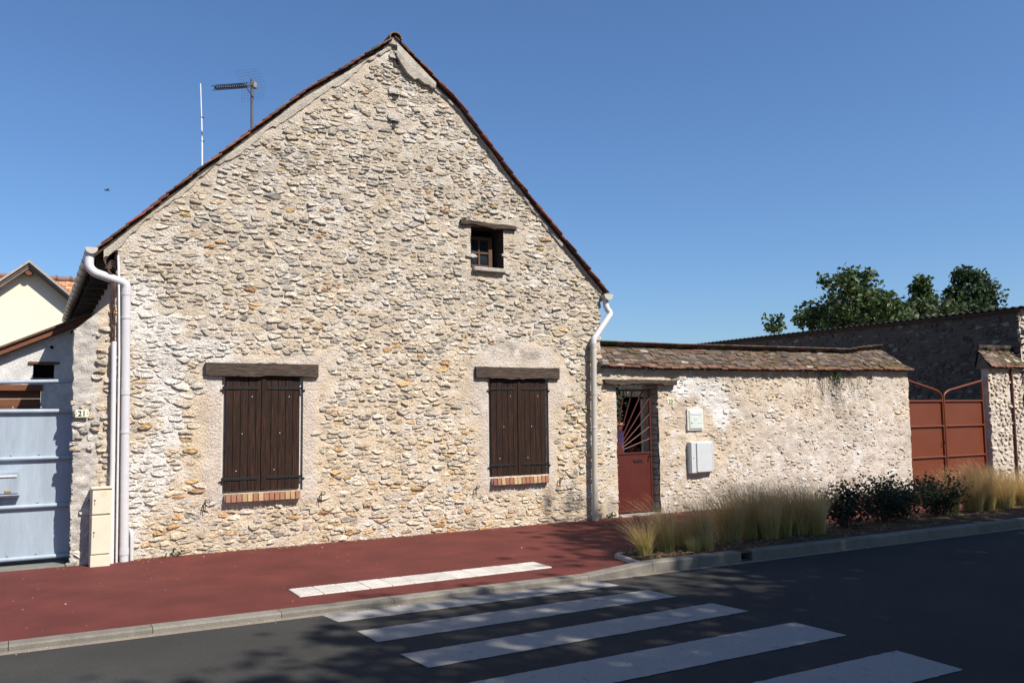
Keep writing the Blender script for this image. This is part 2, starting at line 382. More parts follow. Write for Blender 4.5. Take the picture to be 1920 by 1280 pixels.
# kerbs
def kerb_run(parent, x0, x1, L, ztop, rg, y_front=lambda x: -3.72, w=.145):
    x = x0
    while x < x1:
        xe = min(x+L*rg.uniform(.97, 1.03), x1); g = rg.uniform(.85, 1.08); a, b = ztop(x), ztop(xe)
        yf0, yf1 = y_front(x), y_front(xe); c = (.175*g,.158*g,.132*g); gp = .0025; ch = .014
        V = []
        for xx, zt, yf in ((x+gp, a, yf0), (xe-gp, b, yf1)):
            V += [(xx,yf,-.2),(xx,yf,zt-ch),(xx,yf+ch,zt),(xx,yf+w,zt),(xx,yf+w,-.2)]
        F = [(0,5,6,1),(1,6,7,2),(2,7,8,3),(3,8,9,4),(0,1,2,3,4),(9,8,7,6,5)]
        MB().add(V, F, c).build("kerb_stone", M_CONC, parent); x = xe
kerb = tag(empty("kerb"), kind="structure"); rg = random.Random(8)
kz = lambda x: float(np.interp(x, [4.95, 5.75], [.006, .068]))
kerb_run(kerb, -8, 4.95, 1.0, kz, rg, YF); kerb_run(kerb, 4.95, 5.75, 1.0, kz, rg, YF)
kerb_run(kerb, 5.75, 6.98, .62, kz, rg, YF); kerb_run(kerb, 7.14, 40, 1.02, kz, rg, YF)
drain = MB(); drain.box((6.985, -3.835, -.1), (7.135, -3.70, -.02), 0, None, (.05,.045,.04)); drain.box((6.985,-3.835,.045),(7.135,-3.70,.062),.004,None,(.12,.06,.04)); drain.build("drain_inlet", M_CONC, kerb)
gut = MB(); gut.add([(-8,YF(-8)-.075,ROAD_Z+.002),(40,YF(40)-.075,ROAD_Z+.002),(40,YF(40)+.01,ROAD_Z+.006),(-8,YF(-8)+.01,ROAD_Z+.006)], [(0,1,2,3)], (.20,.17,.135)); gut.build("gutter_channel", M_CONC, kerb)
kerb2 = tag(empty("far_kerb"), kind="structure"); kerb_run(kerb2, -8, 24, 1.0, lambda x: .03, rg, lambda x: -10.36)
# edging of the planting bed
edg = tag(empty("bed_edging"), kind="structure")
def edge_piece(a, b):
    d = Vector((b[0]-a[0], b[1]-a[1], 0)); L = d.length; ang = math.atan2(d.y, d.x)
    M = Matrix.Translation((a[0], a[1], 0)) @ Matrix.Rotation(ang, 4, 'Z')
    MB().box((.004, -.035, -.1), (L-.004, .035, .05), .012, M, (.36,.34,.31)).build("edging_stone", M_CONC, edg)
BEDB = [(5.86,-3.03),(8,-2.90),(14,-2.64),(40,-2.62)]
edge_piece((5.73,-3.66), (5.85,-3.05)); xx = 5.87
while xx < 30: edge_piece((xx, interp(BEDB, xx)), (xx+1.0, interp(BEDB, xx+1))); xx += 1.0
# planting bed: uneven soil sheet
bs = edges(5.7, 30, .12); by = edges(0, 1, .14); V = []; F = []
for i, x in enumerate(bs):
    for j, t in enumerate(by):
        y = YF(x)+.14+(interp(BEDB, x)-YF(x)-.13)*t; x_ = max(x, 5.75+t*.12); V.append((x_, y, .03+.03*float(fbm(x*3, y*3, 5))+.02*math.sin(t*3.1)))
nb = len(by); F = [(i*nb+j, (i+1)*nb+j, (i+1)*nb+j+1, i*nb+j+1) for i in range(len(bs)-1) for j in range(nb-1)]
o = MB().add(V, F).build("planting_bed", M_SOIL); o["kind"] = "structure"
# loose straw and grit
rg = random.Random(31); mb = MB()
for k in range(2600):
    x = 5.88+rg.random()**1.4*9; y = rg.uniform(-3.66, interp(BEDB, x)-.05); a = rg.uniform(0, 6.3); l = rg.uniform(.01, .05); w = rg.uniform(.002, .006)
    c = lerp((.30,.22,.12), (.12,.09,.06), rg.random()); z = .06+rg.uniform(0, .022); dx, dy = math.cos(a)*l, math.sin(a)*l
    mb.add([(x-dx,y-dy,z),(x+dx,y+dy,z+rg.uniform(-.01,.02)),(x-dy*w/l*2,y+dx*w/l*2,z+.01)], [(0,1,2)], c)
tag(mb.build("straw_litter", M_GRASS), "dry straw and grit lying on the planting bed soil", "litter", kind="stuff")
# pale grit on the red pavement and road edge
mb = MB()
for k in range(420):
    if rg.random() < .6: x = rg.uniform(-.5, 7.5); y = -rg.random()**2*3.4-.02; z = .002
    else: x = rg.uniform(-1, 9); y = YF(x)-.02-abs(rg.gauss(0, .05)); z = ROAD_Z+.006
    r = rg.uniform(.002, .006) if rg.random() < .95 else rg.uniform(.008, .012); g = rg.uniform(.6, 1.2)
    V = [(x+math.cos(t)*r*rg.uniform(.7,1.2), y+math.sin(t)*r*rg.uniform(.7,1.2), z) for t in (0,1.26,2.5,3.77,5.0)]+[(x, y, z+r*.8)]
    mb.add(V, [(0,1,5),(1,2,5),(2,3,5),(3,4,5),(4,0,5)], (.42*g,.37*g,.32*g))
for k in range(520):
    x = rg.uniform(1.1, 9.5); y = -.015-abs(rg.gauss(0, .05)); r = rg.uniform(.003, .011); g = rg.uniform(.5, 1.1); c = rg.choice(((.40,.33,.25),(.22,.17,.12),(.30,.20,.12)))
    V = [(x+math.cos(t)*r*rg.uniform(.7,1.3), y+math.sin(t)*r*rg.uniform(.7,1.2), .001) for t in (0,1.26,2.5,3.77,5.0)]+[(x, y, r*.7)]
    mb.add(V, [(0,1,5),(1,2,5),(2,3,5),(3,4,5),(4,0,5)], tuple(v*g for v in c))
tag(mb.build("grit", M_CONC), "pale grit and crumbs scattered on the red pavement", "grit", kind="stuff")

# ================================================================== STONE HOUSE
HX0, HX1 = .88, 7.86
LV = [(.62,3.63),(1.81,4.79),(3.02,5.94),(4.37,7.02)]           # top of the tiles, left slope
RV = [(4.37,7.02),(5.4,6.2),(6.29,5.24),(7.98,3.57)]
WT = [(.62,3.52),(1.81,4.68),(3.02,5.83),(4.37,6.90),(5.4,6.09),(6.29,5.14),(7.98,3.46)]
house = tag(empty("stone_house", (4.37, 0, 0)), "rubble stone house gable with brown shutters and steep tiled roof", "house")
rngH = random.Random(11)
MORT_LO, MORT_HI = (.58,.468,.34), (.50,.425,.335)
def white_mask(x, z):
    x = np.asarray(x, float); z = np.asarray(z, float)
    m = np.zeros_like(x+z)
    for px, pz, rx, rz in ((1.17,2.9,.16,.5),(1.38,2.35,.28,.55),(1.52,1.75,.16,.55),(1.35,1.15,.15,.4),(1.12,.75,.16,.6),(1.85,2.45,.35,.14)):
        m = np.maximum(m, 1-np.sqrt(((x-px)/rx)**2+((z-pz)/rz)**2)*.75)
    return np.clip((m+.9*(fbm(x*5, z*5, 77)-.5))*2.2, 0, 1)
def surround(x, z):
    """smooth render round the two shuttered windows"""
    x = np.asarray(x, float); z = np.asarray(z, float); w = .12*(fbm(x*5, z*5, 21)-.5)+.06*(fbm(x*16, z*16, 22, 2)-.5)
    def rect(a, b, c, d): return np.minimum(np.minimum(x-a, b-x), np.minimum(z-c, d-z))
    m = np.maximum(rect(1.90, 3.32, .54, 2.42), rect(3.0, 3.46, 2.02, 2.47)*.8)
    m = np.maximum(m, rect(5.64, 6.98, .54, 2.30)); m = np.maximum(m, .85-np.hypot((x-6.35)/1.0, (z-2.1)/.7)*.95)
    m = np.maximum(m, rect(5.66, 6.95, .50, .9))
    return m+w
def gable_col(x, z):
    x = np.asarray(x, float); z = np.asarray(z, float)
    t = sstep(.8, 4.6, z+1.2*(fbm(x*.7, z*.7, 3)-.5))[..., None]
    c = np.array(MORT_LO)*(1-t)+np.array(MORT_HI)*t
    sp = sstep(0, .05, surround(x, z))[..., None]; c = c*(1-sp)+np.array((.55,.465,.385))*sp
    w = white_mask(x, z)[..., None]; c = c*(1-w)+np.array((.67,.63,.58))*w
    g = sstep(.56, .75, fbm(x*1.6, z*2.2, 91))[..., None]*.28; c = c*(1-g)+np.array((.33,.31,.28))*g
    lich = (sstep(.5, .7, fbm(x*6, z*6, 55))*sstep(.1, .3, .55-np.hypot((x-6.35)/.8, (z-2.62)/.33)*.55))[..., None]
    lich = np.maximum(lich, (sstep(.45, .65, fbm(x*6, z*6, 58))*sstep(.0, .12, .14-np.abs(z-2.45)-.25*np.abs(np.clip(np.abs(x-2.55)-.6, 0, 9))))[..., None])
    c = c*(1-.6*lich)+np.array((.22,.21,.19))*.6*lich
    gr = sstep(.10, .0, z)[..., None]*.35; c = c*(1-gr)+np.array((.40,.33,.25))*gr
    return c
def gable_disp(x, z):
    sp = sstep(-.02, .06, surround(x, z))
    d = -.001+.024*(fbm(x*6, z*9, 1)-.5)+.022*(fbm(x*20, z*28, 2, 3)-.5)
    return d*(1-.75*sp)+.014*sp
def stone_pick(rng, x, z, warm):
    r = rng.random(); g = rng.uniform(.74, 1.16)
    if r < .38: c = (.55,.465,.36)
    elif r < .64: c = (.50,.45,.385)
    elif r < .84: c = (.59,.53,.45)
    elif r < .84+.065*warm: c = (.54,.38,.21)
    elif r < .84+.09*warm: c = (.44,.27,.15)
    elif r < .97: c = (.44,.41,.36)
    else: c = (.31,.29,.26)
    c = lerp(c, (c[0]*1.05, c[1]*.97, c[2]*.85), warm*.6)
    return tuple(v*g*1.0 for v in c)
def gable_stone_col(x, z):
    warm = float(1-sstep(.6, 3.6, z)); c = stone_pick(rngH, x, z, .35+.9*warm)
    t = float(sstep(1.0, 4.8, z)); c = lerp(c, (c[0]*.92, c[1]*.93, c[2]*.94), t)
    w = float(white_mask(x, z)); return lerp(c, (.66,.62,.57), .75*w)
H1 = (2.09, 3.11, .70, 2.16); H2 = (5.83, 6.86, .72, 2.16); H3 = (5.58, 6.12, 3.79, 4.39)
wtop = lambda s: interp(WT, s)
def band(x):           # depth of the rendered verge band under the tiles
    return (.07+.03*math.sin(x*2.1)+.02*math.sin(x*7)) if x < 4.3 else .02
front = lambda s, z, o: (s, -o, z)
gm = sheet(edges(HX0, HX1, .036, (2.09,3.11,5.83,6.86,5.58,6.12,4.37)), edges(-.06, 6.93, .036, (.70,2.16,3.79,4.39)), wtop, front, gable_disp, gable_col, (H1, H2, H3),
           jit=lambda side, Z: (.03*(fbm(Z*5, Z*0+side*9, 8)-.5)), depth=.45)
gable = gm.build("gable_wall", M_MORTAR, house, smooth=True)
def in_gable(x, z):
    if z < -.02 or z > wtop(x)-band(x): return False
    for a, b, c, d in (H3,):
        if a-.0 < x < b+.0 and c-.10 < z < d+.06: return False
    if 5.38 < x < 6.34 and 4.36 < z < 4.50: return False
    if float(surround(x, z)) > .02: return False
    return True
cells = rubble_cells(rngH, HX0, HX1, -.02, 6.95, .053, .146, in_gable)
def okp(poly): return all(in_gable(*p) or p[1] < 0 for p in poly[::2]) or rngH.random() < .25
cells = [c for c in cells if okp(c[1])]
def g_shrink(): return rngH.choice((-.05, -.02, .0, .03, .08, .16))
def g_prot(): return rngH.choice((-.004, -.001, .001, .002, .004, .006, .010, .016))
lay_stones(cells, rngH, gable, front, g_prot, g_shrink, lambda: rngH.uniform(.0, .36), gable_stone_col, weight=lambda c: 1.0/(1+.0*c[0]), smin=HX0-.015, smax=HX1+.015, zmin=-.05)
# body behind the gable
body = MB(); body.prism([(HX0+.02,-.05),(HX1-.02,-.05),(HX1-.02,3.5),(4.37,6.85),(HX0+.02,3.5)], 'y', .44, 8.0, (.42,.38,.33))
body.build("side_walls", M_RENDER, house)
# verge render strips, proud of the wall, with a broken lower edge
def verge_strip(x0, x1, prof, wfun, proud, name, seed):
    n = int((x1-x0)/.05); V = []; C = []; rg = random.Random(seed)
    for i in range(n+1):
        x = x0+(x1-x0)*i/n; zt = interp(prof, x); w = max(.03, wfun(x)+rg.uniform(-.018, .018)); zc = zt-w*1.35
        g = .9+.3*float(fbm(x*3, 0.3, seed)); c = (.42*g,.375*g,.315*g); p = proud+.012*float(fbm(x*6, 2., seed))
        V += [(x, .02, zc), (x, -p*.9, zc+.008), (x, -p-.004, zc+(zt-zc)*.5), (x, -p, zt)]; C += [c]*4
    F = [(4*i+k, 4*i+4+k, 4*i+5+k, 4*i+1+k) for i in range(n) for k in range(3)]
    MB().add(V, F, C).build(name, M_RENDER, house)
verge_strip(.72, 4.33, [(a, b+.03) for a, b in WT[:4]], lambda x: .085+.03*math.sin(x*2.3+1)+.02*math.sin(x*9), .014, "verge_render", 3)
verge_strip(4.40, 5.0, [(a, b+.03) for a, b in WT[3:]], lambda x: .14+.06*math.sin((x-4.4)*8), .065, "verge_render", 5)
verge_strip(5.0, 7.9, [(a, b+.03) for a, b in WT[3:]], lambda x: .045+.03*math.sin(x*3), .02, "verge_render", 6)
# roof
roof = empty("roof", (4.37, 0, 6)); roof.parent = house; roof.location = Vector((4.37, 0, 6))-Vector((4.37, 0, 0))
def tile_matrix(x, y, z, ang, yaw=0., roll=0.):
    return Matrix.Translation((x, y, z)) @ Matrix.Rotation(ang, 4, 'Y') @ Matrix.Rotation(yaw, 4, 'Z') @ Matrix.Rotation(roll, 4, 'X')
TILE_COLS = ((.19,.075,.045),(.16,.062,.04),(.22,.09,.055),(.12,.055,.04),(.10,.06,.048))
def roof_slope(prof, side):
    rg = random.Random(40+side); P = [Vector((a, 0, b)) for a, b in prof]
    if side == 1: P = P[::-1]                      # from the eave up
    seg = [(P[i+1]-P[i]).length for i in range(len(P)-1)]; L = sum(seg); step = .122; rest = MB(); k = 0
    while k*step < L-.21:
        d = k*step; i = 0
        while i < len(seg)-1 and d > seg[i]: d -= seg[i]; i += 1
        p = P[i]+(P[i+1]-P[i])*(d/seg[i]); t = (P[i+1]-P[i]).normalized(); ang = -math.atan2(t.z, t.x)
        y = -.085; first = True
        while y < 8.1:
            w = .168; lift = rg.uniform(-.004, .006)
            M = tile_matrix(p.x, y, p.z+lift-.012, ang+(.085 if side == 0 else -.085)*1.0+rg.gauss(0, .012), rg.gauss(0, .02))
            c = tuple(v*rg.uniform(.75, 1.2) for v in rg.choice(TILE_COLS))
            if first:
                o = MB(); o.box((-.02, rg.uniform(-.018, .018), -.009), (.235, w-.004, .007), .002, M, c); o.build("tile", M_TILE, roof); first = False
            else: rest.box((-.02, 0, -.012), (.235, w-.004, .010), 0, M, c)
            y += w
        k += 1
    tag(rest.build("roof_tiles", M_TILE, roof), kind="stuff")
roof_slope(LV, 0); roof_slope(RV, 1)
rb = MB()       # boards under the tiles
for prof in (LV, RV):
    for i in range(3):
        (a, b), (c, d) = prof[i], prof[i+1]
        rb.prism([(a, b-.055), (c, d-.055), (c, d-.10), (a, b-.10)], 'y', -.03, 8.05)
rb.build("roof_boards", M_BEAM, roof)
rg = random.Random(3)
for k in range(21):      # ridge tiles
    y = -.10+k*.39; V = []; n = 8; Ln = .42
    for yy, r in ((y, .098), (y+Ln, .09)):
        for rr in (r, r-.018):
            for j in range(n+1):
                a = math.pi*(j/n)*1.1-.05*math.pi; V.append((4.37+math.cos(a)*rr, yy, 6.965+math.sin(a)*rr*.85))
    m = n+1; F = []
    for j in range(n): F += [(j, j+1, 2*m+j+1, 2*m+j), (m+j, 3*m+j, 3*m+j+1, m+j+1), (j, m+j, m+j+1, j+1), (2*m+j, 2*m+j+1, 3*m+j+1, 3*m+j)]
    g = rg.uniform(.8, 1.1); MB().add(V, F, (.20*g,.13*g,.10*g)).build("ridge_tile", M_TILE, roof)
rc = MB(); rc.box((4.28, -.05, 6.86), (4.46, 7.9, 7.0), .02, None, (.36,.33,.29)); rc.build("ridge_mortar", M_RENDER, roof)
# eave soffits and rafter tails at the left eave
for k in range(14): MB().box((.66, .12+k*.58, 3.42), (1.0, .20+k*.58, 3.53), .004).build("rafter_tail", M_BEAM, house)

# timber lintels: hand-hewn beams
def beam(name, parent, x0, x1, z0, z1, y0, y1, seed, dz=0., rag=.006, m=M_BEAM):
    rg = random.Random(seed); n = 22; V = []
    for i in range(n+1):
        t = i/n; x = x0+(x1-x0)*t; o = dz*(t-.5)
        j = lambda a=rag: rg.gauss(0, a*.55); e = .006 if i in (0, n) else 0
        b0 = math.sin(t*9+seed)*rag
        V += [(x, y0+e+j(.003), z0+e+o+j()+b0), (x, y0+e+j(.003), z1-e+o+j()+b0*.5-.004), (x, y0+.012, z1+o-.0), (x, y1, z1+o), (x, y1, z0+o), (x, y0+.012, z0+o-.004+b0)]
    F = [(6*i+k, 6*i+6+k, 6*i+6+(k+1) % 6, 6*i+(k+1) % 6) for i in range(n) for k in range(6)]
    F += [tuple(range(5, -1, -1)), tuple(6*n+k for k in range(6))]
    return MB().add(V, F).build(name, m, parent)
beam("lintel", house, 1.885, 3.30, 2.155, 2.315, -.062, .2, 2, rag=.010)
beam("lintel", house, 5.615, 7.045, 2.160, 2.325, -.066, .2, 7, rag=.010)
# shuttered windows
def shuttered(xa, xb, z0, z1, seed):
    rg = random.Random(seed)
    bk = MB(); bk.box((xa-.06, .028, z0-.02), (xb+.06, .05, z1+.02), 0); bk.build("window_reveal", mat("reveal_cement", base=(.50,.47,.42), rough=.95, var=.12, vscale=8, fine=.12, bump=.4, bscale=70, bdist=.004), house)
    mid = (xa+xb)/2
    for lf, (a, b) in enumerate(((xa, mid-.002), (mid+.002, xb))):
        sh = empty("shutter", (a if lf == 0 else b, 0, z0)); sh.parent = house; sh.location = Vector(sh.location)-Vector((4.37, 0, 0))
        tag(sh, "dark stained plank shutter leaf with iron strap hinges")
        n = 5; w = (b-a)/n
        for k in range(n):
            d = rg.gauss(0, .0012); MB().box((a+k*w+.0012, -.012+d, z0+.004+rg.uniform(0, .004)), (a+(k+1)*w-.0012, .024, z1), .0035).build("plank", M_WOODSH, sh)
        for zz in (z0+.16, z1-.155):
            st = MB()
            if lf == 0: st.box((a-.02, -.021, zz-.016), (b-.06, -.011, zz+.016), .002)
            else: st.box((a+.05, -.021, zz-.016), (b+.02, -.011, zz+.016), .002)
            for q in range(3): 
                xq = a+(b-a)*(.2+.25*q); st.tube([(xq, -.020, zz), (xq, -.026, zz)], .007, 6)
            xh = a-.028 if lf == 0 else b+.028
            st.tube([(xh, -.018, zz-.03), (xh, -.018, zz+.024)], .013, 8)
            st.tube([(xh, -.018, zz-.024), (xh+(-.03 if lf == 0 else .03), -.026, zz-.026), (xh+(-.03 if lf == 0 else .03), .02, zz-.026)], .011, 6)
            st.build("strap_hinge", M_IRON, sh)
        if lf == 1: MB().box((a-.028, -.026, z0+.02), (a+.026, -.0125, z1-.01), .004).build("cover_strip", M_WOODSH, sh)
        bl = MB()
        for q in ((a+.7*(b-a), z1-.26), (a+.45*(b-a), z0+.72), (a+.3*(b-a), z0+.26)):
            bl.tube([(q[0], -.010, q[1]), (q[0], -.016, q[1])], .006, 6)
        bl.build("bolt_head", mat("zinc_bolt", base=(.6,.6,.6), rough=.4, var=0, bump=0), sh)
shuttered(2.135, 3.068, .712, 2.155, 1); shuttered(5.875, 6.818, .732, 2.16, 2)
# brick sills
def brick_sill(x0, x1, zt, n, seed):
    rg = random.Random(seed); bsill = empty("brick_sill", (x0, 0, zt)); bsill.parent = house; bsill.location -= Vector((4.37, 0, 0)); w = (x1-x0)/n
    cols = ((.36,.23,.12),(.27,.12,.07),(.20,.085,.055),(.40,.28,.15),(.28,.14,.085))
    for k in range(n):
        M = Matrix.Translation((x0+k*w, -.085, zt-.118)) @ Matrix.Rotation(R(-7), 4, 'X')
        MB().box((.004, rg.uniform(-.003, .003), 0), (w-.004, .14, .105), .004, M, rg.choice(cols)).build("brick", M_BRICK, bsill)
    MB().box((x0-.005, -.060, zt-.112), (x1+.005, .03, zt-.018), 0, None, (.42,.36,.30)).build("sill_mortar", M_CONC, bsill)
brick_sill(2.14, 3.07, .712, 14, 3); brick_sill(5.87, 6.82, .732, 14, 5)
# shutter stays
for x, z, fl in ((1.92,.58,1),(3.36,.60,1),(5.62,.56,1),(7.04,.61,1)):
    s = MB(); s.tube([(x-.03, -.055, z-.05), (x-.028, -.05, z+.0), (x-.01, -.045, z+.055), (x+.03, -.03, z+.06), (x+.05, -.03, z+.05), (x+.05, .01, z+.02)], .0055, 6)
    s.tube([(x-.012, -.04, z-.09), (x-.008, -.05, z+.01), (x-.01, -.045, z+.055)], .0055, 6); s.build("shutter_stay", M_IRON, house)
# attic window
aw = empty("attic_window", (5.85, .36, 3.79)); aw.parent = house; aw.location -= Vector((4.37, 0, 0))
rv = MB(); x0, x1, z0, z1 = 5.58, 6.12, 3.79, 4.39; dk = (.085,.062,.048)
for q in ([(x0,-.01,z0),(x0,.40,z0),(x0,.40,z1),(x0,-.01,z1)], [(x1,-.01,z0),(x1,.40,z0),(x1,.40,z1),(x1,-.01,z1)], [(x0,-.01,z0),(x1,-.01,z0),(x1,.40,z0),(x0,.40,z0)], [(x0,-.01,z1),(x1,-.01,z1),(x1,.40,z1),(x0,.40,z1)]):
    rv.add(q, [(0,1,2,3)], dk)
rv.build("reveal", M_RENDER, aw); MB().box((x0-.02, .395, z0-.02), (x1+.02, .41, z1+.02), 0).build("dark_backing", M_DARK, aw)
fr = MB(); fx0, fx1, fz0, fz1 = 5.585, 6.03, 3.80, 4.29
for lo, hi in (((fx0,.18,fz0),(fx0+.055,.225,fz1)), ((fx1-.065,.18,fz0),(fx1,.225,fz1)), ((fx0+.055,.181,fz0),(fx1-.065,.224,fz0+.06)), ((fx0+.055,.181,fz1-.05),(fx1-.065,.224,fz1))): fr.box(lo, hi, .005)
fr.build("frame", M_WINWOOD, aw)
gb = MB(); mxx = (fx0+fx1)/2; mzz = (fz0+fz1)/2
gb.box((mxx-.016,.182,fz0+.06),(mxx+.016,.222,fz1-.05),.004); gb.box((fx0+.055,.183,mzz-.014),(mxx-.016,.221,mzz+.014),.003); gb.box((mxx+.016,.183,mzz-.014),(fx1-.065,.221,mzz+.014),.003)
gb.build("glazing_bar", M_WINWOOD, aw)
for a, b in ((fx0+.05, mxx-.012), (mxx+.012, fx1-.06)):
    for c, d in ((fz0+.055, mzz-.01), (mzz+.01, fz1-.045)): MB().box((a, .200, c), (b, .204, d), 0).build("pane", M_GLASS, aw)
beam("attic_lintel", house, 5.40, 6.33, 4.395, 4.46, -.055, .3, 12, dz=-.02, rag=.012)
MB().box((5.60, -.070, 3.728), (6.13, .33, 3.788), .008).build("attic_sill", M_CEMENT, house)
# putlog holes, their darkness painted on flat plates, and lumps under the ridge
for x, z, w, h in ((4.40,6.62,.055,.10),(4.38,6.12,.06,.07),(4.37,5.72,.04,.10)):
    MB().box((x-w/2, -.021, z-h/2), (x+w/2, -.012, z+h/2), 0, None, (.05,.045,.04)).build("putlog_hole_plate", M_CONC, house)
    lm = MB(); stone_mesh(lm, random.Random(int(z*10)), (x, z), [(x-.12,z+h/2),(x+.1,z+h/2),(x+.12,z+h/2+.1),(x-.1,z+h/2+.12)], front, lambda: .03, lambda: .05, lambda: .3, (.42,.39,.35)); lm.build("stone", M_STONE, gable)
# gutters
def half_gutter(x, z, r, y0, y1, name, flat_out):
    n = 9; V = []; F = []
    for y in (y0, y1):
        for rr in (r, r-.006):
            for j in range(n+1):
                a = math.pi+math.pi*j/n; V.append((x+math.cos(a)*rr, y, z+math.sin(a)*rr))
    m = n+1
    for j in range(n): F += [(j, j+1, 2*m+j+1, 2*m+j), (m+j, 3*m+j, 3*m+j+1, m+j+1)]
    F += [(0, 2*m, 3*m, m), (n, m+n, 3*m+n, 2*m+n)]
    mb = MB().add(V, F)
    # end stop with a lip
    cap = [(x+math.cos(math.pi+math.pi*j/n)*(r+.006), z+math.sin(math.pi+math.pi*j/n)*(r+.006)) for j in range(m)]+[(x+r+.006, z+.008), (x-r-.006, z+.008)]
    mb.prism(cap, 'y', y0-.012, y0+.006)
    g = mb.build(name, M_PVC2, house); 
    for k in range(int((y1-y0)/.55)):
        bb = MB(); yy = y0+.25+k*.55; bb.tube([(x+math.cos(math.pi+math.pi*j/8)*(r+.005), yy, z+math.sin(math.pi+math.pi*j/8)*(r+.005)) for j in range(9)], .006, 4); bb.build("gutter_bracket", M_PVC2, g)
    return g
half_gutter(.585, 3.615, .060, -.12, 8.0, "gutter", 0); half_gutter(7.95, 3.50, .078, -.12, 8.0, "gutter", 0)
def bend(path, r=.06, n=4):
    P = [Vector(p) for p in path]; out = [P[0]]
    for i in range(1, len(P)-1):
        a = (P[i-1]-P[i]); b = (P[i+1]-P[i]); rr = min(r, a.length*.45, b.length*.45); a = a.normalized()*rr; b = b.normalized()*rr
        for k in range(n+1):
            t = k/n; out.append(P[i]+a*(1-t)**2+b*t**2)
    out.append(P[-1]); return out
def downpipe(top, elbow_path, bottom, r, clips, m1, m2):
    dp = empty("downpipe", bottom); dp.parent = house; dp.location -= Vector((4.37, 0, 0))
    up_ = MB().tube(bend(elbow_path, .07, 5), r, 14); smooth_by_angle(up_.build("swan_neck", m2, dp))
    smooth_by_angle(MB().tube([top, bottom], r*.985, 16).build("pipe", m1, dp))
    cl = MB()
    for z in clips:
        t = (top[2]-z)/(top[2]-bottom[2]); x = top[0]+(bottom[0]-top[0])*t; y = top[1]+(bottom[1]-top[1])*t
        cl.tube([(x, y, z-.012), (x, y, z+.012)], r*1.10, 14); cl.tube([(x-r, y, z), (x-r-.012, y, z), (x-r*.6, y+.09, z)], .006, 6)
    smooth_by_angle(cl.build("pipe_clip", m2, dp))
    for z in (top[2]-.02, bottom[2]+1.96, bottom[2]+.12):
        t = (top[2]-z)/(top[2]-bottom[2]); x = top[0]+(bottom[0]-top[0])*t; y = top[1]
        smooth_by_angle(MB().tube([(x, y, z-.035), (x, y, z+.035)], r*1.07, 16).build("socket", m1, dp))
downpipe((.965,-.10,3.14), [(.565,-.05,3.56),(.565,-.07,3.40),(.62,-.08,3.335),(.93,-.10,3.235),(.965,-.10,3.20),(.966,-.10,3.06)], (1.015,-.10,-.01), .052, (2.82, 1.48), M_PVC, M_PVC)
downpipe((7.655,-.10,2.70), [(7.95,-.04,3.44),(7.95,-.05,3.30),(8.02,-.08,3.21),(7.67,-.10,2.79),(7.655,-.10,2.74),(7.655,-.10,2.6)], (7.62,-.10,-.01), .047, (1.42,), M_PVC2, M_WHITEPVC)
smooth_by_angle(MB().tube(bend([(1.09,.04,.30),(1.09,-.05,.335),(1.095,-.07,.28),(1.10,-.07,-.01)], .03), .024, 10).build("stub_pipe", M_PVC, house))
# conduits and cables at the left corner (they stand off the pier)
cn = MB().tube([(.845,-.165,2.53),(.878,-.165,.0)], .028, 12); smooth_by_angle(cn.build("conduit", M_WHITEPVC, house))
cn = MB().tube([(.872,-.06,3.56),(.88,-.12,3.3),(.905,-.135,2.4),(.935,-.135,.0)], .013, 8); smooth_by_angle(cn.build("conduit", M_WHITEPVC, house))
rg = random.Random(2)
for k in range(5):
    p = [(.80+.012*k, -.10-.012*k, 2.53)]; z = 2.53
    while z < 3.12: z += .09; p.append((.805+.011*k+rg.gauss(0, .005), -.12-.008*k, z))
    lp = .04+.02*k
    p += [(.80+.01*k, -.12, 3.26), (.77-lp*.3, -.13, 3.36+.02*k), (.83-lp, -.11, 3.44+.018*k), (.76, -.05, 3.50+.012*k), (.70, .15, 3.5)]
    if k < 3: p = p[:-3]+[(.80, -.10, 3.44+.03*k), (.86, -.05, 3.40+.03*k)]
    smooth_by_angle(MB().tube(bend(p, .05, 3), .0065, 6).build("cable", M_CABLE, house))

# ================================================================== LEFT GATE PIER
pier = tag(empty("gate_pier", (.62, 0, 0)), "rough grey rendered wall stub with sloping top left of the stone house", "wall")
ptop = lambda s: 2.64+(s-.42)*.93
rngP = random.Random(5)
def pier_col(x, z):
    n = fbm(x*5, z*5, 60)[..., None]; c = np.array((.40,.37,.335))*(.85+.4*n)
    st = sstep(.55, .7, fbm(x*9, z*12, 64))[..., None]*.6; c = c*(1-st)+np.array((.60,.54,.46))*st
    q = sstep(.66, .72, x+.02*np.sin(z*3))[..., None]; c = c*(1-q)+np.array((.55,.46,.35))*q
    return c
pfront = lambda s, z, o: (s, -.10-o, z)
pm = sheet(edges(.43, .90, .022), edges(-.05, 3.12, .024), ptop, pfront, lambda x, z: .05*(fbm(x*9, z*12, 31)-.5)+.03*(fbm(x*26, z*34, 33, 3)-.5), pier_col, (),
           jit=lambda side, Z: (.055*(fbm(Z*9, Z*0+side*9+3, 18)-.5) if side == 0 else 0*Z)+(0 if side else (1-Z/2.7)*.045), depth=.42)
pw = pm.build("rendered_face", M_RENDER, pier, smooth=True)
pc = rubble_cells(rngP, .45, .88, 0, 3.0, .08, .15, lambda x, z: z < ptop(x)-.1 and (x > .70 or float(fbm(x*3, z*3, 70)) > .60))
lay_stones(pc, rngP, pw, pfront, lambda: rngP.uniform(.008, .025), lambda: rngP.uniform(.12, .35), lambda: rngP.uniform(.05, .3), lambda x, z: stone_pick(rngP, x, z, .5 if x > .7 else .1), smin=.42, smax=.89, zmin=0.)
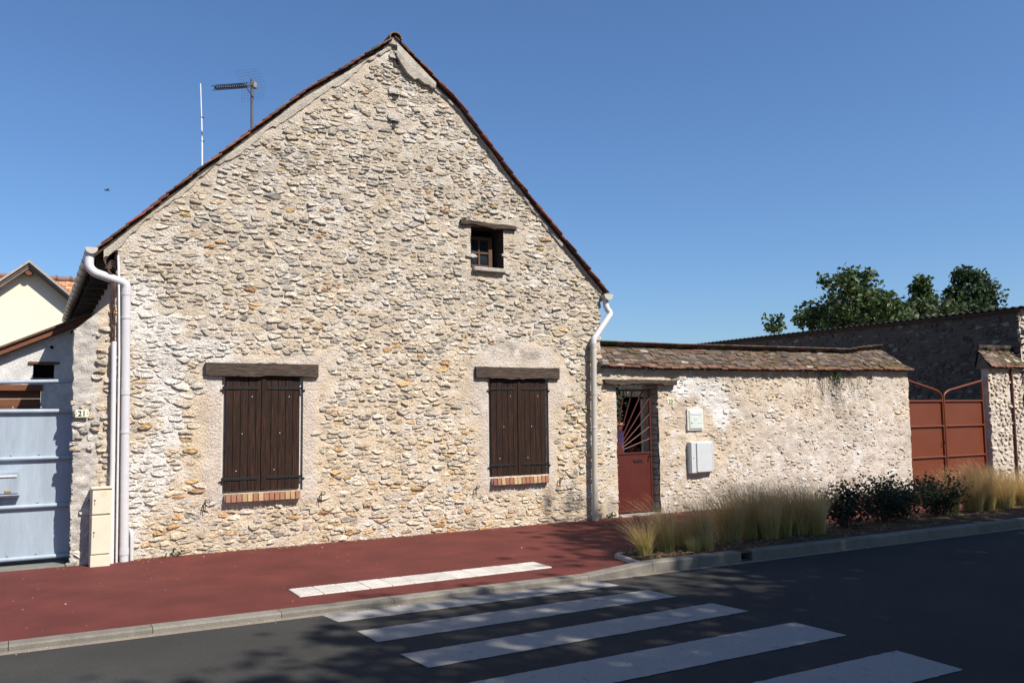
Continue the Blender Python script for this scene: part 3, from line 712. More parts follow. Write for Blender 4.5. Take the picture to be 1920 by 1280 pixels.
MB().prism([(.46,-.05),(.86,-.05),(.86,3.0),(.46,2.62)], 'y', -.07, .30, (.35,.32,.29)).build("core", M_RENDER, pier)

# number sign helper
def number_sign(txt, x, z, y, w, h, label):
    s = tag(empty("house_number_sign", (x, y, z)), label, "sign")
    MB().box((x-w/2, y-.006, z-h/2), (x+w/2, y+.02, z+h/2), .003).build("plate", M_ENAMEL, s)
    b = MB(); t = .004; i = .010
    for lo, hi in (((x-w/2+i, 0, z+h/2-i-t), (x+w/2-i, 0, z+h/2-i)), ((x-w/2+i, 0, z-h/2+i), (x+w/2-i, 0, z-h/2+i+t)), ((x-w/2+i, 0, z-h/2+i+t), (x-w/2+i+t, 0, z+h/2-i-t)), ((x+w/2-i-t, 0, z-h/2+i+t), (x+w/2-i, 0, z+h/2-i-t))):
        b.box((lo[0], y-.0075, lo[2]), (hi[0], y-.005, hi[2]), 0)
    b.build("border_line", mat("plate_green", base=(.35,.36,.22), rough=.5, var=0, fine=0, bump=0), s)
    cu = bpy.data.curves.new("numerals", 'FONT'); cu.body = txt; cu.size = h*.86; cu.align_x = 'CENTER'; cu.align_y = 'CENTER'; cu.extrude = .0015; cu.offset = .0022; cu.space_character = 1.12
    cu.materials.append(M_BLACK); tmp = bpy.data.objects.new("numerals_curve", cu); COL.objects.link(tmp); bpy.context.view_layer.update()
    me = bpy.data.meshes.new_from_object(tmp.evaluated_get(bpy.context.evaluated_depsgraph_get())); bpy.data.objects.remove(tmp)
    t = bpy.data.objects.new("numerals", me); COL.objects.link(t); t.parent = s; t.location = (0, -.0085, -.001); t.rotation_euler = (R(90), 0, 0)
    sc = MB()
    for dx in (-w/2+.012, w/2-.012): sc.tube([(x+dx, y-.005, z), (x+dx, y-.010, z)], .005, 6)
    sc.build("screw", M_IRON, s)
number_sign("21", .535, 1.70, -.152, .135, .088, "cream enamel house number 21 plate on the grey rendered wall stub")
number_sign("23", 9.27, 1.815, .022, .145, .095, "small cream house number 23 plate on the garden wall")
# meter cabinet
mc = tag(empty("meter_cabinet", (.745, -.25, 0)), "cream two-door utility meter cabinet standing at the foot of the downpipe", "cabinet")
MB().box((.645,-.30,-.02),(.855,-.11,.872),.008).build("housing", M_CREAM, mc)
MB().box((.641,-.335,.852),(.859,-.30,.874),.005).build("top_rim", M_CREAM, mc)
for a, b, lg in ((.575,.845,1),(.135,.56,0)):
    d = MB(); d.box((.656,-.322,a),(.848,-.302,b),.005); dd = d.build("door", M_CREAM, mc)
    lk = MB(); zz = a+(b-a)*(.5 if lg else .52); lk.tube([(.682,-.320,zz+.02),(.682,-.326,zz+.02)],.009,10); lk.box((.679,-.325,zz-.03),(.685,-.321,zz-.005),0); lk.build("lock", M_BLACK, dd)
    hg = MB(); hg.box((.812,-.326,a+.006),(.842,-.321,a+.016),.001); hg.build("hinge", M_CREAM, dd)
    if lg:
        em = MB(); n = 20
        for r0, r1 in ((.030,.026),(.018,.014)):
            V = []
            for j in range(n):
                q = 2*math.pi*j/n; V += [(.775+math.cos(q)*r0,-.3235,.795+math.sin(q)*r0),(.775+math.cos(q)*r1,-.3235,.795+math.sin(q)*r1)]
            em.add(V, [(2*j,2*j+1,(2*j+3)%(2*n),(2*j+2)%(2*n)) for j in range(n)])
        em.build("emblem", mat("emblem_ochre", base=s2l(214,190,140), rough=.5, var=0, bump=0), dd)
MB().box((.652,-.318,-.02),(.852,-.30,.125),.004).build("plinth_panel", M_CREAM, mc)

# ================================================================== BLUE-GREY DRIVEWAY GATE
dg = tag(empty("driveway_gate", (-.9, .2, .06)), "pale blue-grey sheet metal driveway gate with horizontal tube rails", "gate")
zr = (.085, .66, 1.20, 1.735)
for k in range(3): MB().box((-2.6,.215,zr[k]+.01),(.47,.225,zr[k+1]-.01),.002).build("panel", M_GATEBLUE, dg)
for z in zr:
    rr = MB().tube([(-2.6,.195,z),(.49,.195,z)], .025, 12); rl = smooth_by_angle(rr.build("rail", M_GATEBLUE, dg))
    for x in (-1.35,-.75,-.15,.13): 
        MB().tube([(x,.205,z+.045),(x,.21,z+.045),(x,.218,z+.045)], .009, 8).build("rivet", M_GATEBLUE, rl)
smooth_by_angle(MB().tube([(-2.6,.20,1.995),(.47,.20,2.085)], .024, 12).build("top_bar", M_GATEBLUE, dg))
for x in (-2.6, .49): MB().box((x-.025,.18,.06),(x+.025,.235,1.76),.005).build("stile", M_GATEBLUE, dg)
lb = tag(empty("letterbox", (-.2,.2,.78)), "pale blue-grey letterbox fixed on the driveway gate", "letterbox")
MB().prism([(.10,.80),(.13,1.085),(.212,1.085),(.212,.78),(.14,.775)], 'x', -.34, -.055).build("body", M_GATEBLUE, lb)
MB().box((-.325,.092,.82),(-.068,.128,1.06),.004).build("door", M_GATEBLUE, lb); MB().box((-.31,.080,1.00),(-.085,.10,1.025),.004).build("flap", M_BOXGREY, lb)
MB().box((-.20,.084,.835),(-.135,.093,.86),.002).build("name_plate", mat("brass_plate", base=(.35,.27,.12), rough=.5, metal=.3, var=.1, bump=0), lb)

# ================================================================== GARDEN WALL WITH DOOR AND TILED COPING
gw = tag(empty("garden_wall", (11.6, 0, 0)), "long pale rubble garden wall with mossy tiled coping right of the house", "wall")
rngG = random.Random(21)
GX0, GX1, GY = 7.82, 15.43, .03
EAVE = [(7.8,2.36),(9,2.345),(11,2.35),(13,2.37),(14.3,2.40),(15.5,2.40)]; RIDGE = [(7.8,2.70),(9.5,2.695),(11.3,2.71),(14.0,2.73),(14.3,2.775),(14.9,2.83),(15.2,2.77),(15.52,2.56)]
def gw_white(x, z):
    x = np.asarray(x, float); z = np.asarray(z, float); m = np.zeros_like(x+z)
    for px, pz, rx, rz in ((9.75,2.05,.40,.16),(10.15,1.95,.35,.25),(10.38,1.62,.16,.30),(9.55,2.12,.2,.08)): m = np.maximum(m, 1-np.sqrt(((x-px)/rx)**2+((z-pz)/rz)**2)*.72)
    return np.clip((m+.8*(fbm(x*7, z*7, 78)-.5))*2.4, 0, 1)
def gw_vine(x, z):
    x = np.asarray(x, float); z = np.asarray(z, float)
    return np.clip(1.25-np.abs(x-13.4-.25*(2.2-z))/.42, 0, 1)*sstep(.9, 1.9, z)*sstep(.35, .6, fbm(x*6, z*6, 71))
def gw_col(x, z):
    t = sstep(.3, .7, fbm(x*.8, z*.9, 13))[..., None]; c = np.array((.56,.455,.345))*(1-t)+np.array((.55,.475,.39))*t
    pk = (sstep(10.5, 12., x)*sstep(1.9, 1.0, z))[..., None]; c = c*(1-pk)+np.array((.54,.475,.41))*pk
    w = gw_white(x, z)[..., None]; c = c*(1-w)+np.array((.70,.67,.64))*w
    g = (sstep(.52, .72, fbm(x*2, z*2.6, 93))*.4)[..., None]; c = c*(1-g)+np.array((.40,.34,.27))*g
    v = gw_vine(x, z)[..., None]*.6; c = c*(1-v)+np.array((.20,.165,.13))*v
    return c
gfront = lambda s, z, o: (s, GY-o, z)
GD = (8.16, 9.01, -.1, 2.085); gtop = lambda s: interp(EAVE, s)+.02
gs = sheet(edges(GX0, GX1, .036, (8.16, 9.01)), edges(-.06, 2.44, .036, (2.085,)), gtop, gfront,
           lambda x, z: .003+.034*(fbm(x*6, z*8, 41)-.5)+.030*(fbm(x*18, z*24, 42, 3)-.5), gw_col, (GD,),
           jit=lambda side, Z: (.05*(fbm(Z*7, Z*0+side*9, 48)-.5) if side else 0*Z), depth=.42, skirt=(0,1,1))
gface = gs.build("wall_face", M_MORTAR, gw, smooth=True)
def in_gw(x, z):
    if z < 0 or z > gtop(x)-.02 or x > 15.40: return False
    if 8.14 < x < 9.03 and z < 2.1: return False
    if 7.86 < x < 9.40 and 2.08 < z < 2.19: return False
    if 9.56 < x < 9.98 and 1.28 < z < 1.72: return False
    if 9.55 < x < 10.15 and .55 < z < 1.2: return False
    if 9.17 < x < 9.37 and 1.74 < z < 1.89: return False
    return float(fbm(x*1.5, z*1.7, 17)) > (.15 if x < 9.1 else .25)
gc = rubble_cells(rngG, GX0+.04, GX1, 0, 2.4, .050, .13, in_gw); gc = [c for c in gc if all(in_gw(*p) or (p[1] < .05) or p[0] > 15.3 for p in c[1][::2]) or rngG.random() < .3]
def gw_stone(x, z):
    c = stone_pick(rngG, x, z, .75 if x < 9.1 else .25); c = lerp(c, tuple(gw_col(np.array([x]), np.array([z]))[0]), .3 if x < 9.1 else .8)
    return lerp(c, (.70,.67,.64), .8*float(gw_white(x, z)))
lay_stones(gc, rngG, gface, gfront, lambda: rngG.choice((-.008, -.005, -.002, .001, .005, .010)), lambda: rngG.choice((0., .05, .1, .2, .3)), lambda: rngG.uniform(.0, .4), gw_stone, weight=lambda c: 1/(1+.15*(c[0]-7.8)), smax=GX1+.02, smin=GX0, zmin=0)
# side stones of the wall end and jambs of the doorway: stepped quoins
def jamb(x, sgn, z1, y0, y1, name, seed, parent, colr):
    rg = random.Random(seed); z = 0; mb = MB()
    while z < z1-.01:
        h = min(rg.uniform(.06, .16), z1-z); d = rg.uniform(-.012, .022)*sgn; c = colr(rg)
        a, b = (x-d, x+.12) if sgn > 0 else (x-.12, x-d)
        mb.box((a, y0+.03+rg.uniform(-.008, .008), z+.004), (b, y1, z+h-.004), .012, None, c); z += h
    mb.build(name, M_STONE, parent)
jc = lambda rg: lerp(stone_pick(rg, 0, 0, .4), (.5,.42,.33), .6)
jamb(8.16, -1, 2.085, GY+.004, .45, "door_jamb", 3, gw, jc); jamb(9.01, 1, 2.085, GY+.004, .45, "door_jamb", 4, gw, jc)
bb = MB(); bb.box((7.86,.05,-.05),(8.10,.44,2.38),0,None,(.5,.43,.35)); bb.box((9.07,.06,-.05),(15.38,.44,2.36),0,None,(.5,.43,.35)); bb.box((8.10,.06,2.12),(9.07,.44,2.36),0,None,(.5,.43,.35)); bb.build("core", M_RENDER, gw)
beam("door_lintel", gw, 7.90, 9.36, 2.095, 2.165, -.06, .40, 9, rag=.013)
# coping
cop = empty("coping", (11.6, 0, 2.4)); cop.parent = gw; cop.location = (0, 0, 2.4)
COPC = ((.105,.068,.050),(.095,.070,.054),(.12,.068,.048),(.088,.070,.056),(.15,.115,.09),(.065,.050,.041),(.105,.083,.067))
def coping_tiles(parent, x0, x1, eave, ridge, yf, yr, rows, seed, keep, moss=lambda x, t: 0., yb=None):
    rg = random.Random(seed); rest = MB(); n_kept = 0; w = .158; plan = []
    for r in range(rows):
        x = x0+(r % 2)*w*.5-w*.5
        while x < x1-.02: plan.append((r, x)); x += w*rg.uniform(.94, 1.06)
    for r, x in plan:
        a = max(x, x0); b = min(x+w-.006, x1)
        if b-a < .03: continue
        xm = (a+b)/2; t = r/rows; ze, zt = interp(eave, xm), interp(ridge, xm); y = yf+(yr-yf)*t; z = ze+(zt-ze)*t
        sl = math.atan2(zt-ze, yr-yf); ln = math.hypot(zt-ze, yr-yf)/rows
        sx = math.atan2(interp(ridge, xm+.1)*t+interp(eave, xm+.1)*(1-t)-z, .1)
        M = Matrix.Translation((xm, y+rg.gauss(0, .008), z+.020+rg.uniform(-.006, .016))) @ Matrix.Rotation(-sx, 4, 'Y') @ Matrix.Rotation(sl-.13+rg.gauss(0, .06), 4, 'X') @ Matrix.Rotation(rg.gauss(0, .04), 4, 'Z') @ Matrix.Rotation(rg.gauss(0, .03), 4, 'Y')
        g_ = rg.uniform(.82, 1.15); g_ *= .75+.5*float(fbm(xm*1.7, t*2.5, 19)); c = tuple(v*g_ for v in rg.choice(COPC)); mo = moss(xm, t)
        if rg.random() < mo: c = lerp(c, (.075,.055,.025), .85)
        if rg.random() < .008: c = (.34,.30,.26)
        if r == 0: c = lerp(c, (.22,.09,.055), .4)
        hw = (b-a)/2; args = ((-hw, -.012, -.014), (hw, ln*1.55, .010), .003, M, c)
        if n_kept < keep: MB().box(*args).build("tile", M_TILE, parent); n_kept += 1
        else: rest.box(*args)
    yb = yb or (2*yr-yf)                                    # the back slope
    for r in range(rows):
        x = x0
        while x < min(x1-.02, 14.85 if x0 < 10 else 99):
            t = r/rows; xm = x+w/2; ze, zt = interp(eave, xm), interp(ridge, xm); y = yb+(yr-yb)*t; z = ze+(zt-ze)*t; sl = math.atan2(zt-ze, yb-yr)
            M = Matrix.Translation((xm, y, z+.016)) @ Matrix.Rotation(-sl, 4, 'X'); rest.box((-w/2, -.19, -.010), (w/2-.006, .012, .008), 0, M, tuple(v*rg.uniform(.7, 1.1) for v in rg.choice(COPC))); x += w
    if rest.n: tag(rest.build("coping_tiles", M_TILE, parent), kind="stuff")
moss_g = lambda x, t: .15+.65*float(sstep(.52, .66, fbm(x*2.2, t*3+4, 6)))*(x > 11)
coping_tiles(cop, GX0+.06, 15.50, EAVE, RIDGE, -.085, .31, 9, 61, 300, moss_g)
cb = MB(); n = 30
for i in range(n):
    a = GX0+.05+(15.46-GX0)*i/n; b = GX0+.05+(15.46-GX0)*(i+1)/n; b = min(b, 15.46)
    V = []
    for x in (a, b):
        e, r = interp(EAVE, x), interp(RIDGE, x); V += [(x,-.05,e-.012),(x,.31,r-.012),(x,.67,e-.012)]
    cb.add(V, [(0,3,4,1),(1,4,5,2),(0,2,5,3),(0,1,2),(3,5,4)], (.18,.15,.12))
cb.build("coping_bed", M_RENDER, cop)
rg = random.Random(12); x = GX0+.08
while x < 15.32:      # rounded ridge tiles bedded in mortar
    L = rg.uniform(.16, .30); zr_ = interp(RIDGE, x+L/2)-.008+rg.uniform(-.014, .012); sl = rg.gauss(0, .05)+ math.atan2(interp(RIDGE, x+L)-interp(RIDGE, x), L); V = []; n = 6
    for xx in (x, x+L):
        for rr in (.062, .048):
            for j in range(n+1):
                a = math.pi*j/n; V.append((xx, .31+math.cos(a)*rr, zr_-.028+math.sin(a)*rr*.8+(xx-x-L/2)*sl))
    m = n+1; F = []
    for j in range(n): F += [(j, j+1, 2*m+j+1, 2*m+j), (m+j, 3*m+j, 3*m+j+1, m+j+1), (j, m+j, m+j+1, j+1), (2*m+j, 2*m+j+1, 3*m+j+1, 3*m+j)]
    g = rg.uniform(.6, 1.15); MB().add(V, F, (.13*g,.105*g,.085*g)).build("ridge_tile", M_TILE, cop); x += L*.98
MB().box((7.80,-.13,2.375),(7.93,.02,2.47),.02,Matrix.Translation((0,0,0)),(.30,.27,.24)).build("corbel_stone", M_STONE, gw)
# courtyard door: red metal, sun-ray bars
cd = tag(empty("courtyard_door", (8.58,.17,.03)), "oxide red metal door with sunburst bars above a solid panel", "door")
DX0, DX1, DY = 8.2, 8.935, .13
def dbox(name, lo, hi, m=M_GATERED, ch=.004): return MB().box(lo, hi, ch).build(name, m, cd)
dbox("panel", (8.175, DY, .05), (DX1-.03, DY+.018, .985))
dbox("stile", (DX1-.035, DY-.01, .04), (DX1, DY+.03, 2.02)); dbox("stile", (8.165, DY-.01, .04), (8.19, DY+.03, 2.02))
dbox("rail", (8.19, DY-.012, .965), (DX1-.035, DY+.03, .995)); dbox("rail", (8.19, DY-.012, .04), (DX1-.035, DY+.03, .075)); dbox("rail", (8.19, DY-.010, 1.985), (DX1-.035, DY+.03, 2.018))
hub = (8.20, .995); V = [(hub[0], hub[1])]+[(hub[0]+math.cos(R(a))*.16, hub[1]+math.sin(R(a))*.16) for a in range(0, 181, 15)]
MB().prism(V, 'y', DY-.004, DY+.014).build("hub_plate", M_GATERED, cd)
for ang in (17, 30, 41, 51, 60, 69.5, 79):
    c, s_ = math.cos(R(ang)), math.sin(R(ang)); L = min((DX1-.035-hub[0])/c, (1.99-hub[1])/s_)
    MB().tube([(hub[0]+c*.13, DY+.006, hub[1]+s_*.13), (hub[0]+c*L, DY+.006, hub[1]+s_*L)], .0105, 8).build("ray_bar", M_GATERED, cd)
ls = MB(); n = 8; cap = [(8.66+.075+math.cos(R(a))*.028, .87+math.sin(R(a))*.028) for a in range(-90, 91, 20)]+[(8.66-.075+math.cos(R(a))*.028, .87+math.sin(R(a))*.028) for a in range(90, 271, 20)]
ls.prism(cap, 'y', DY-.014, DY+.002); so = ls.build("letter_slot", M_GATERED, cd); MB().box((8.595, DY-.018, .858), (8.725, DY-.013, .882), .002).build("slot_flap", M_IRON, so)
MB().tube([(DX1-.06, DY-.01, .93), (DX1-.06, DY-.05, .93), (DX1-.06, DY-.05, .90)], .012, 8).build("handle", M_IRON, cd)
# letterbox panel in the wall
wb = tag(empty("wall_letterbox", (9.78, GY, 1.5)), "pale green-grey letterbox door set flush in the garden wall", "letterbox")
MB().box((9.60, GY-.035, 1.325), (9.945, GY+.03, 1.685), .004, None, (.66,.62,.57)).build("mortar_frame", M_CONC, wb)
MB().box((9.625, GY-.045, 1.345), (9.925, GY-.02, 1.665), .005).build("frame", M_BOXGREEN, wb); MB().box((9.64, GY-.052, 1.36), (9.91, GY-.04, 1.65), .004).build("door", M_BOXGREEN, wb)
MB().box((9.665, GY-.058, 1.59), (9.885, GY-.05, 1.615), .003).build("slot_flap", M_WHITEPVC, wb); MB().box((9.73, GY-.056, 1.51), (9.81, GY-.05, 1.55), .002).build("badge", M_WHITEPVC, wb); MB().box((9.815, GY-.056, 1.445), (9.89, GY-.05, 1.468), .002).build("name_plate", M_WHITEPVC, wb)
MB().tube([(9.675, GY-.05, 1.452), (9.675, GY-.058, 1.452)], .010, 8).build("lock", M_BLACK, wb)
# grey meter box
eb = tag(empty("wall_box", (9.86, GY, .9)), "light grey metal utility box hung on the garden wall below the letterbox", "box")
MB().box((9.60, GY-.085, .615), (10.10, GY+.02, 1.14), .008).build("housing", M_BOXGREY, eb)
MB().box((9.61, GY-.097, .625), (9.705, GY-.083, 1.13), .004).build("lock_strip", M_BOXGREY, eb); MB().box((9.725, GY-.105, .635), (10.06, GY-.083, 1.12), .006).build("door", M_BOXGREY, eb); MB().box((10.066, GY-.095, .65), (10.095, GY-.083, 1.125), .004).build("hinge_strip", M_BOXGREY, eb)
MB().tube([(9.655, GY-.095, .87), (9.655, GY-.101, .87)], .008, 8).build("lock", M_BLACK, eb)

# ================================================================== BROWN GATES, RIGHT PIER, BARN
def brown_leaf(x0, x1, hinge, label):
    g = tag(empty("metal_gate_leaf", ((x0+x1)/2, .1, .1)), label, "gate", "double brown gate leaves")
    zs = (.10, .65, 1.28, 1.80)
    for k in range(3): MB().box((x0, .12, zs[k]), (x1, .132, zs[k+1]), .002).build("panel", M_GATEBROWN, g)
    for z in zs: smooth_by_angle(MB().tube([(x0, .105, z), (x1, .105, z)], .021, 10).build("rail", M_GATEBROWN, g))
    h, c = (x0, x1) if hinge == 0 else (x1, x0); d = 1 if hinge == 0 else -1; c2 = c-d*.02
    top = [(h, .105, 2.235), (c2-d*.16, .105, 2.02), (c2, .105, 1.93), (c2, .105, .08)]
    smooth_by_angle(MB().tube(bend(top, .16, 6), .024, 10).build("top_tube", M_GATEBROWN, g))
    smooth_by_angle(MB().tube([(h, .105, .06), (h, .105, 2.25)], .026, 10).build("hinge_stile", M_GATEBROWN, g))
    if hinge == 0: MB().tube([(c2-.06, .09, .96), (c2-.06, .055, .96), (c2-.03, .055, .93)], .012, 6).build("handle", M_IRON, g)
brown_leaf(15.46, 16.635, 0, "left leaf of the brown metal double gate beside the garden wall"); brown_leaf(16.655, 18.03, 1, "right leaf of the brown metal double gate beside the tiled pier")
rp = tag(empty("tiled_pier", (18.7, 0, 0)), "pale stone gate pier with a small mossy tiled cap by the barn", "wall")
rngR = random.Random(77); rfront = lambda s, z, o: (s, -o, z); RX0, RX1 = 18.12, 19.38
rs = sheet(edges(RX0, RX1, .04), edges(-.06, 2.52, .04), lambda s: 2.50, rfront, lambda x, z: .03*(fbm(x*7, z*8, 51)-.5)+.02*(fbm(x*20, z*22, 52, 3)-.5), lambda x, z: gw_col(x, z)*.95, (),
           jit=lambda side, Z: .09*(fbm(Z*8, Z*0+side*9, 58)-.5), depth=.16)
rface = rs.build("wall_face", M_MORTAR, rp, smooth=True)
rcells = rubble_cells(rngR, RX0, RX1, 0, 2.45, .085, .15, lambda x, z: 0 < z < 2.46 and not 18.88 < x < 18.98)
lay_stones(rcells, rngR, rface, rfront, lambda: rngR.choice((.004, .012, .02, .03)), lambda: rngR.choice((.1, .2, .3)), lambda: rngR.uniform(.05, .4), lambda x, z: lerp(stone_pick(rngR, x, z, .2), (.58,.51,.43), .3), keep=120, smin=RX0-.03, smax=RX1, zmin=0)
smooth_by_angle(MB().tube([(18.93,-.03,0),(18.93,-.03,2.5)], .03, 8).build("rain_pipe", mat("rust_brown", base=(.09,.03,.02), rough=.6, var=.2, bump=0), rp))
rcop = empty("coping", (18.7,0,2.5)); rcop.parent = rp; rcop.location = (0,0,2.5)
coping_tiles(rcop, RX0-.05, RX1+.02, [(17,2.50),(20,2.53)], [(17,2.86),(20,2.90)], -.12, .17, 7, 71, 90, lambda x, t: .75*(x > 18.55), yb=.27)
cb = MB(); V = []
for x in (RX0-.03, RX1+.03): V += [(x,-.09,2.492),(x,.17,2.85),(x,.25,2.50)]
cb.add(V, [(0,3,4,1),(1,4,5,2),(0,2,5,3),(0,1,2),(3,5,4)], (.18,.15,.12)); cb.build("coping_bed", M_RENDER, rcop)
# barn: side wall faces left, its shade put into the mortar and stone colours
barn = tag(empty("stone_barn", (21.5, 5.5, 0)), "dark shaded stone barn with corrugated sheet roof behind the brown gate", "barn")
BX = 19.40; bside = lambda s, z, o: (BX-o, s, z); rngB = random.Random(9)
bcol_shade = lambda x, z: np.array((.12,.11,.10))*(.8+.4*fbm(x*3, z*3, 81))[..., None]
bsh = sheet(edges(.0, 11.6, .09), edges(-.06, 3.9, .09), lambda s: 3.86, bside, lambda x, z: .03*(fbm(x*5, z*6, 83)-.5)+.02*(fbm(x*14, z*15, 84, 2)-.5), bcol_shade, (), depth=.4)
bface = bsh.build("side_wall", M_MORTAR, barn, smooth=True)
bc = rubble_cells(rngB, .02, 11.6, .3, 3.86, .09, .2, lambda x, z: .3 < z < 3.80)
def bstone_shade(x, z):
    c = stone_pick(rngB, x, z, .25); return tuple(v*.28 for v in c) if rngB.random() < .93 else tuple(v*.5 for v in c)  # stones darkened in colour for the shaded face
lay_stones(bc, rngB, bface, bside, lambda: rngB.choice((.004, .01, .02, .03)), lambda: rngB.choice((.12, .2, .3, .42)), lambda: rngB.uniform(.02, .3), bstone_shade, weight=lambda c: 1/(1+.2*c[0]) if c[1] > 1.0 else .2)
bfr = sheet(edges(BX, 24.5, .05), edges(-.06, 4.0, .05), lambda s: 3.86+(s-BX)*.02, rfront, lambda x, z: .03*(fbm(x*7, z*8, 86)-.5)+.02*(fbm(x*20, z*22, 87, 2)-.5), lambda x, z: gw_col(x, z)*.95, (), depth=.3, skirt=(0,1,1))
bff = bfr.build("front_wall", M_MORTAR, barn, smooth=True)
bc = rubble_cells(rngB, BX, 22, 0, 4.4, .1, .18, lambda x, z: z < 3.84)
lay_stones(bc, rngB, bff, rfront, lambda: rngB.choice((.004, .012, .02, .03)), lambda: rngB.choice((.1, .2, .3)), lambda: rngB.uniform(.05, .4), lambda x, z: lerp(stone_pick(rngB, x, z, .2), (.58,.51,.43), .3), keep=60, weight=lambda c: 3 if c[0] < 19.9 else 1, smin=BX-.03, smax=24)
MB().prism([(BX+.1,-.05),(24.4,-.05),(24.4,3.9),(BX+.1,3.83)], 'y', .1, 11.5, (.2,.18,.16)).build("core", M_RENDER, barn)
V = []; F = []; ys = np.arange(-.18, 11.8, .0295); xs = (BX-.13, BX+1.5, BX+3.2, 24.8)
for i, y in enumerate(ys):
    z = .020*math.sin(y*2*math.pi/.177)
    for x in xs: V.append((x, y, 3.90+z+(x-BX)*.02))
nx = len(xs); F = [(i*nx+k, i*nx+k+1, (i+1)*nx+k+1, (i+1)*nx+k) for i in range(len(ys)-1) for k in range(nx-1)]
ro = MB().add(V, F).build("corrugated_roof", M_ROOFMETAL, barn, smooth=True); sm = ro.modifiers.new("thickness", 'SOLIDIFY'); sm.thickness = .012
MB().box((BX-.10,-.12,3.80),(BX-.02,11.6,3.865),.004).build("wall_plate", M_BEAM, barn)

# ================================================================== LEFT NEIGHBOURS
ga = tag(empty("garage", (-1.5, 4.5, 0)), "white roughcast lean-to garage with brown fascia behind the blue-grey gate", "garage")
gz = lambda x: 2.86+.475*x
gy = 4.5; nW = (.05, .345, 2.31, 2.52)
gx = edges(-6, .86, .07, (.05, .345, .17)); gzz = edges(-.05, 3.3, .07, (2.31, 2.52, 2.12))
gsh = sheet(gx, gzz, gz, lambda s, z, o: (s, gy-o, z), lambda x, z: .012*(fbm(x*12, z*12, 5)-.5)+.012*(fbm(x*30, z*30, 6, 2)-.5), lambda x, z: np.array((.60,.585,.56))*(.9+.2*fbm(x*4, z*4, 8))[..., None], (nW, (-2.6, .17, -.1, 2.12)), depth=.1, skirt=(0,0,0))
gsh.build("roughcast_wall", M_RENDER, ga, smooth=True)
MB().box((nW[0]-.01, gy+.12, nW[2]-.01), (nW[1]+.01, gy+.14, nW[3]+.01), 0).build("window_opening", M_DARK, ga)
MB().box((-.02, gy-.03, 2.525), (.42, gy+.12, 2.565), .005).build("window_lintel", M_BROWNWOOD, ga)
MB().box((-.02+.07, gy-.02, 2.285), (.35, gy+.12, 2.308), .004).build("window_sill", M_BROWNWOOD, ga)
for k in range(16): MB().box((-2.6, gy+.06, .0+k*.132), (.168, gy+.09, .0+k*.132+.128), .004).build("door_board", M_BROWNWOOD, ga)
MB().box((-2.7, gy-.035, 2.10), (.19, gy+.05, 2.20), .005).build("door_beam", M_BROWNWOOD, ga)
fc = MB(); fc.prism([(-6, gz(-6)-.02), (.86, gz(.86)-.02), (.86, gz(.86)+.075), (-6, gz(-6)+.075)], 'y', gy-.16, gy-.13); fc.build("fascia", M_BROWNWOOD, ga)
fc = MB(); fc.prism([(-6, gz(-6)+.08), (.86, gz(.86)+.08), (.86, gz(.86)+.115), (-6, gz(-6)+.115)], 'y', gy-.20, 9.5, (.12,.07,.05)); fc.build("roof", M_TILE, ga)
fc = MB(); fc.prism([(-6, gz(-6)-.03), (.86, gz(.86)-.03), (.86, gz(.86)+.0), (-6, gz(-6)+.0)], 'y', gy-.13, gy+.02); fc.build("soffit", M_BROWNWOOD, ga)
MB().tube([(.30, gy-.0, 2.80), (.30, gy-.03, 2.80)], .025, 10).build("vent", M_DARK, ga)
MB().box((-5.9, gy+.35, -.05), (.8, 9.3, .02), 0).build("floor", M_CEMENT, ga); MB().box((-5.9, 9.0, -.05), (.8, 9.2, 2.0), 0).build("back_wall", M_CEMENT, ga)
# cream house
ch = tag(empty("cream_house", (-.1, 14, 0)), "cream rendered gable of a neighbouring house far left", "house")
ax, az, cy = -.09, 5.56, 14.0; slp = .86; xl, xr = -4.4, 4.2
MB().prism([(xl+.3,0),(xr-.3,0),(xr-.3,az-slp*(xr-.3-ax)),(ax,az),(xl+.3,az-slp*(ax-xl-.3))], 'y', cy, cy+5).build("gable_wall", M_CREAMWALL, ch)
for sg, xe in ((-1, xl), (1, xr)):
    ze = az-slp*abs(xe-ax)
    MB().prism([(ax, az+.02), (xe, ze+.02), (xe, ze+.11), (ax, az+.11)], 'y', cy-.28, cy+5.2, (.22,.19,.16)).build("roof", M_TILE, ch)
    MB().prism([(ax, az+.085), (xe, ze+.085), (xe, ze+.15), (ax, az+.15)], 'y', cy-.34, cy-.02, (.34,.30,.26)).build("verge", M_CONC, ch)
    MB().prism([(ax, az-.06), (xe, ze-.06), (xe, ze+.03), (ax, az+.03)], 'y', cy-.25, cy-.20).build("barge_board", mat("grey_brown_board", base=(.17,.12,.09), rough=.8, var=.15, bump=.2), ch)
MB().tube([(ax, cy-.22, az-.14), (ax, cy+.1, az-.14)], .085, 10).build("ridge_purlin", M_BROWNWOOD, ch)
MB().tube([(-.75, cy-.02, 4.05), (-.75, cy+.05, 4.05)], .035, 8).build("vent", M_DARK, ch)
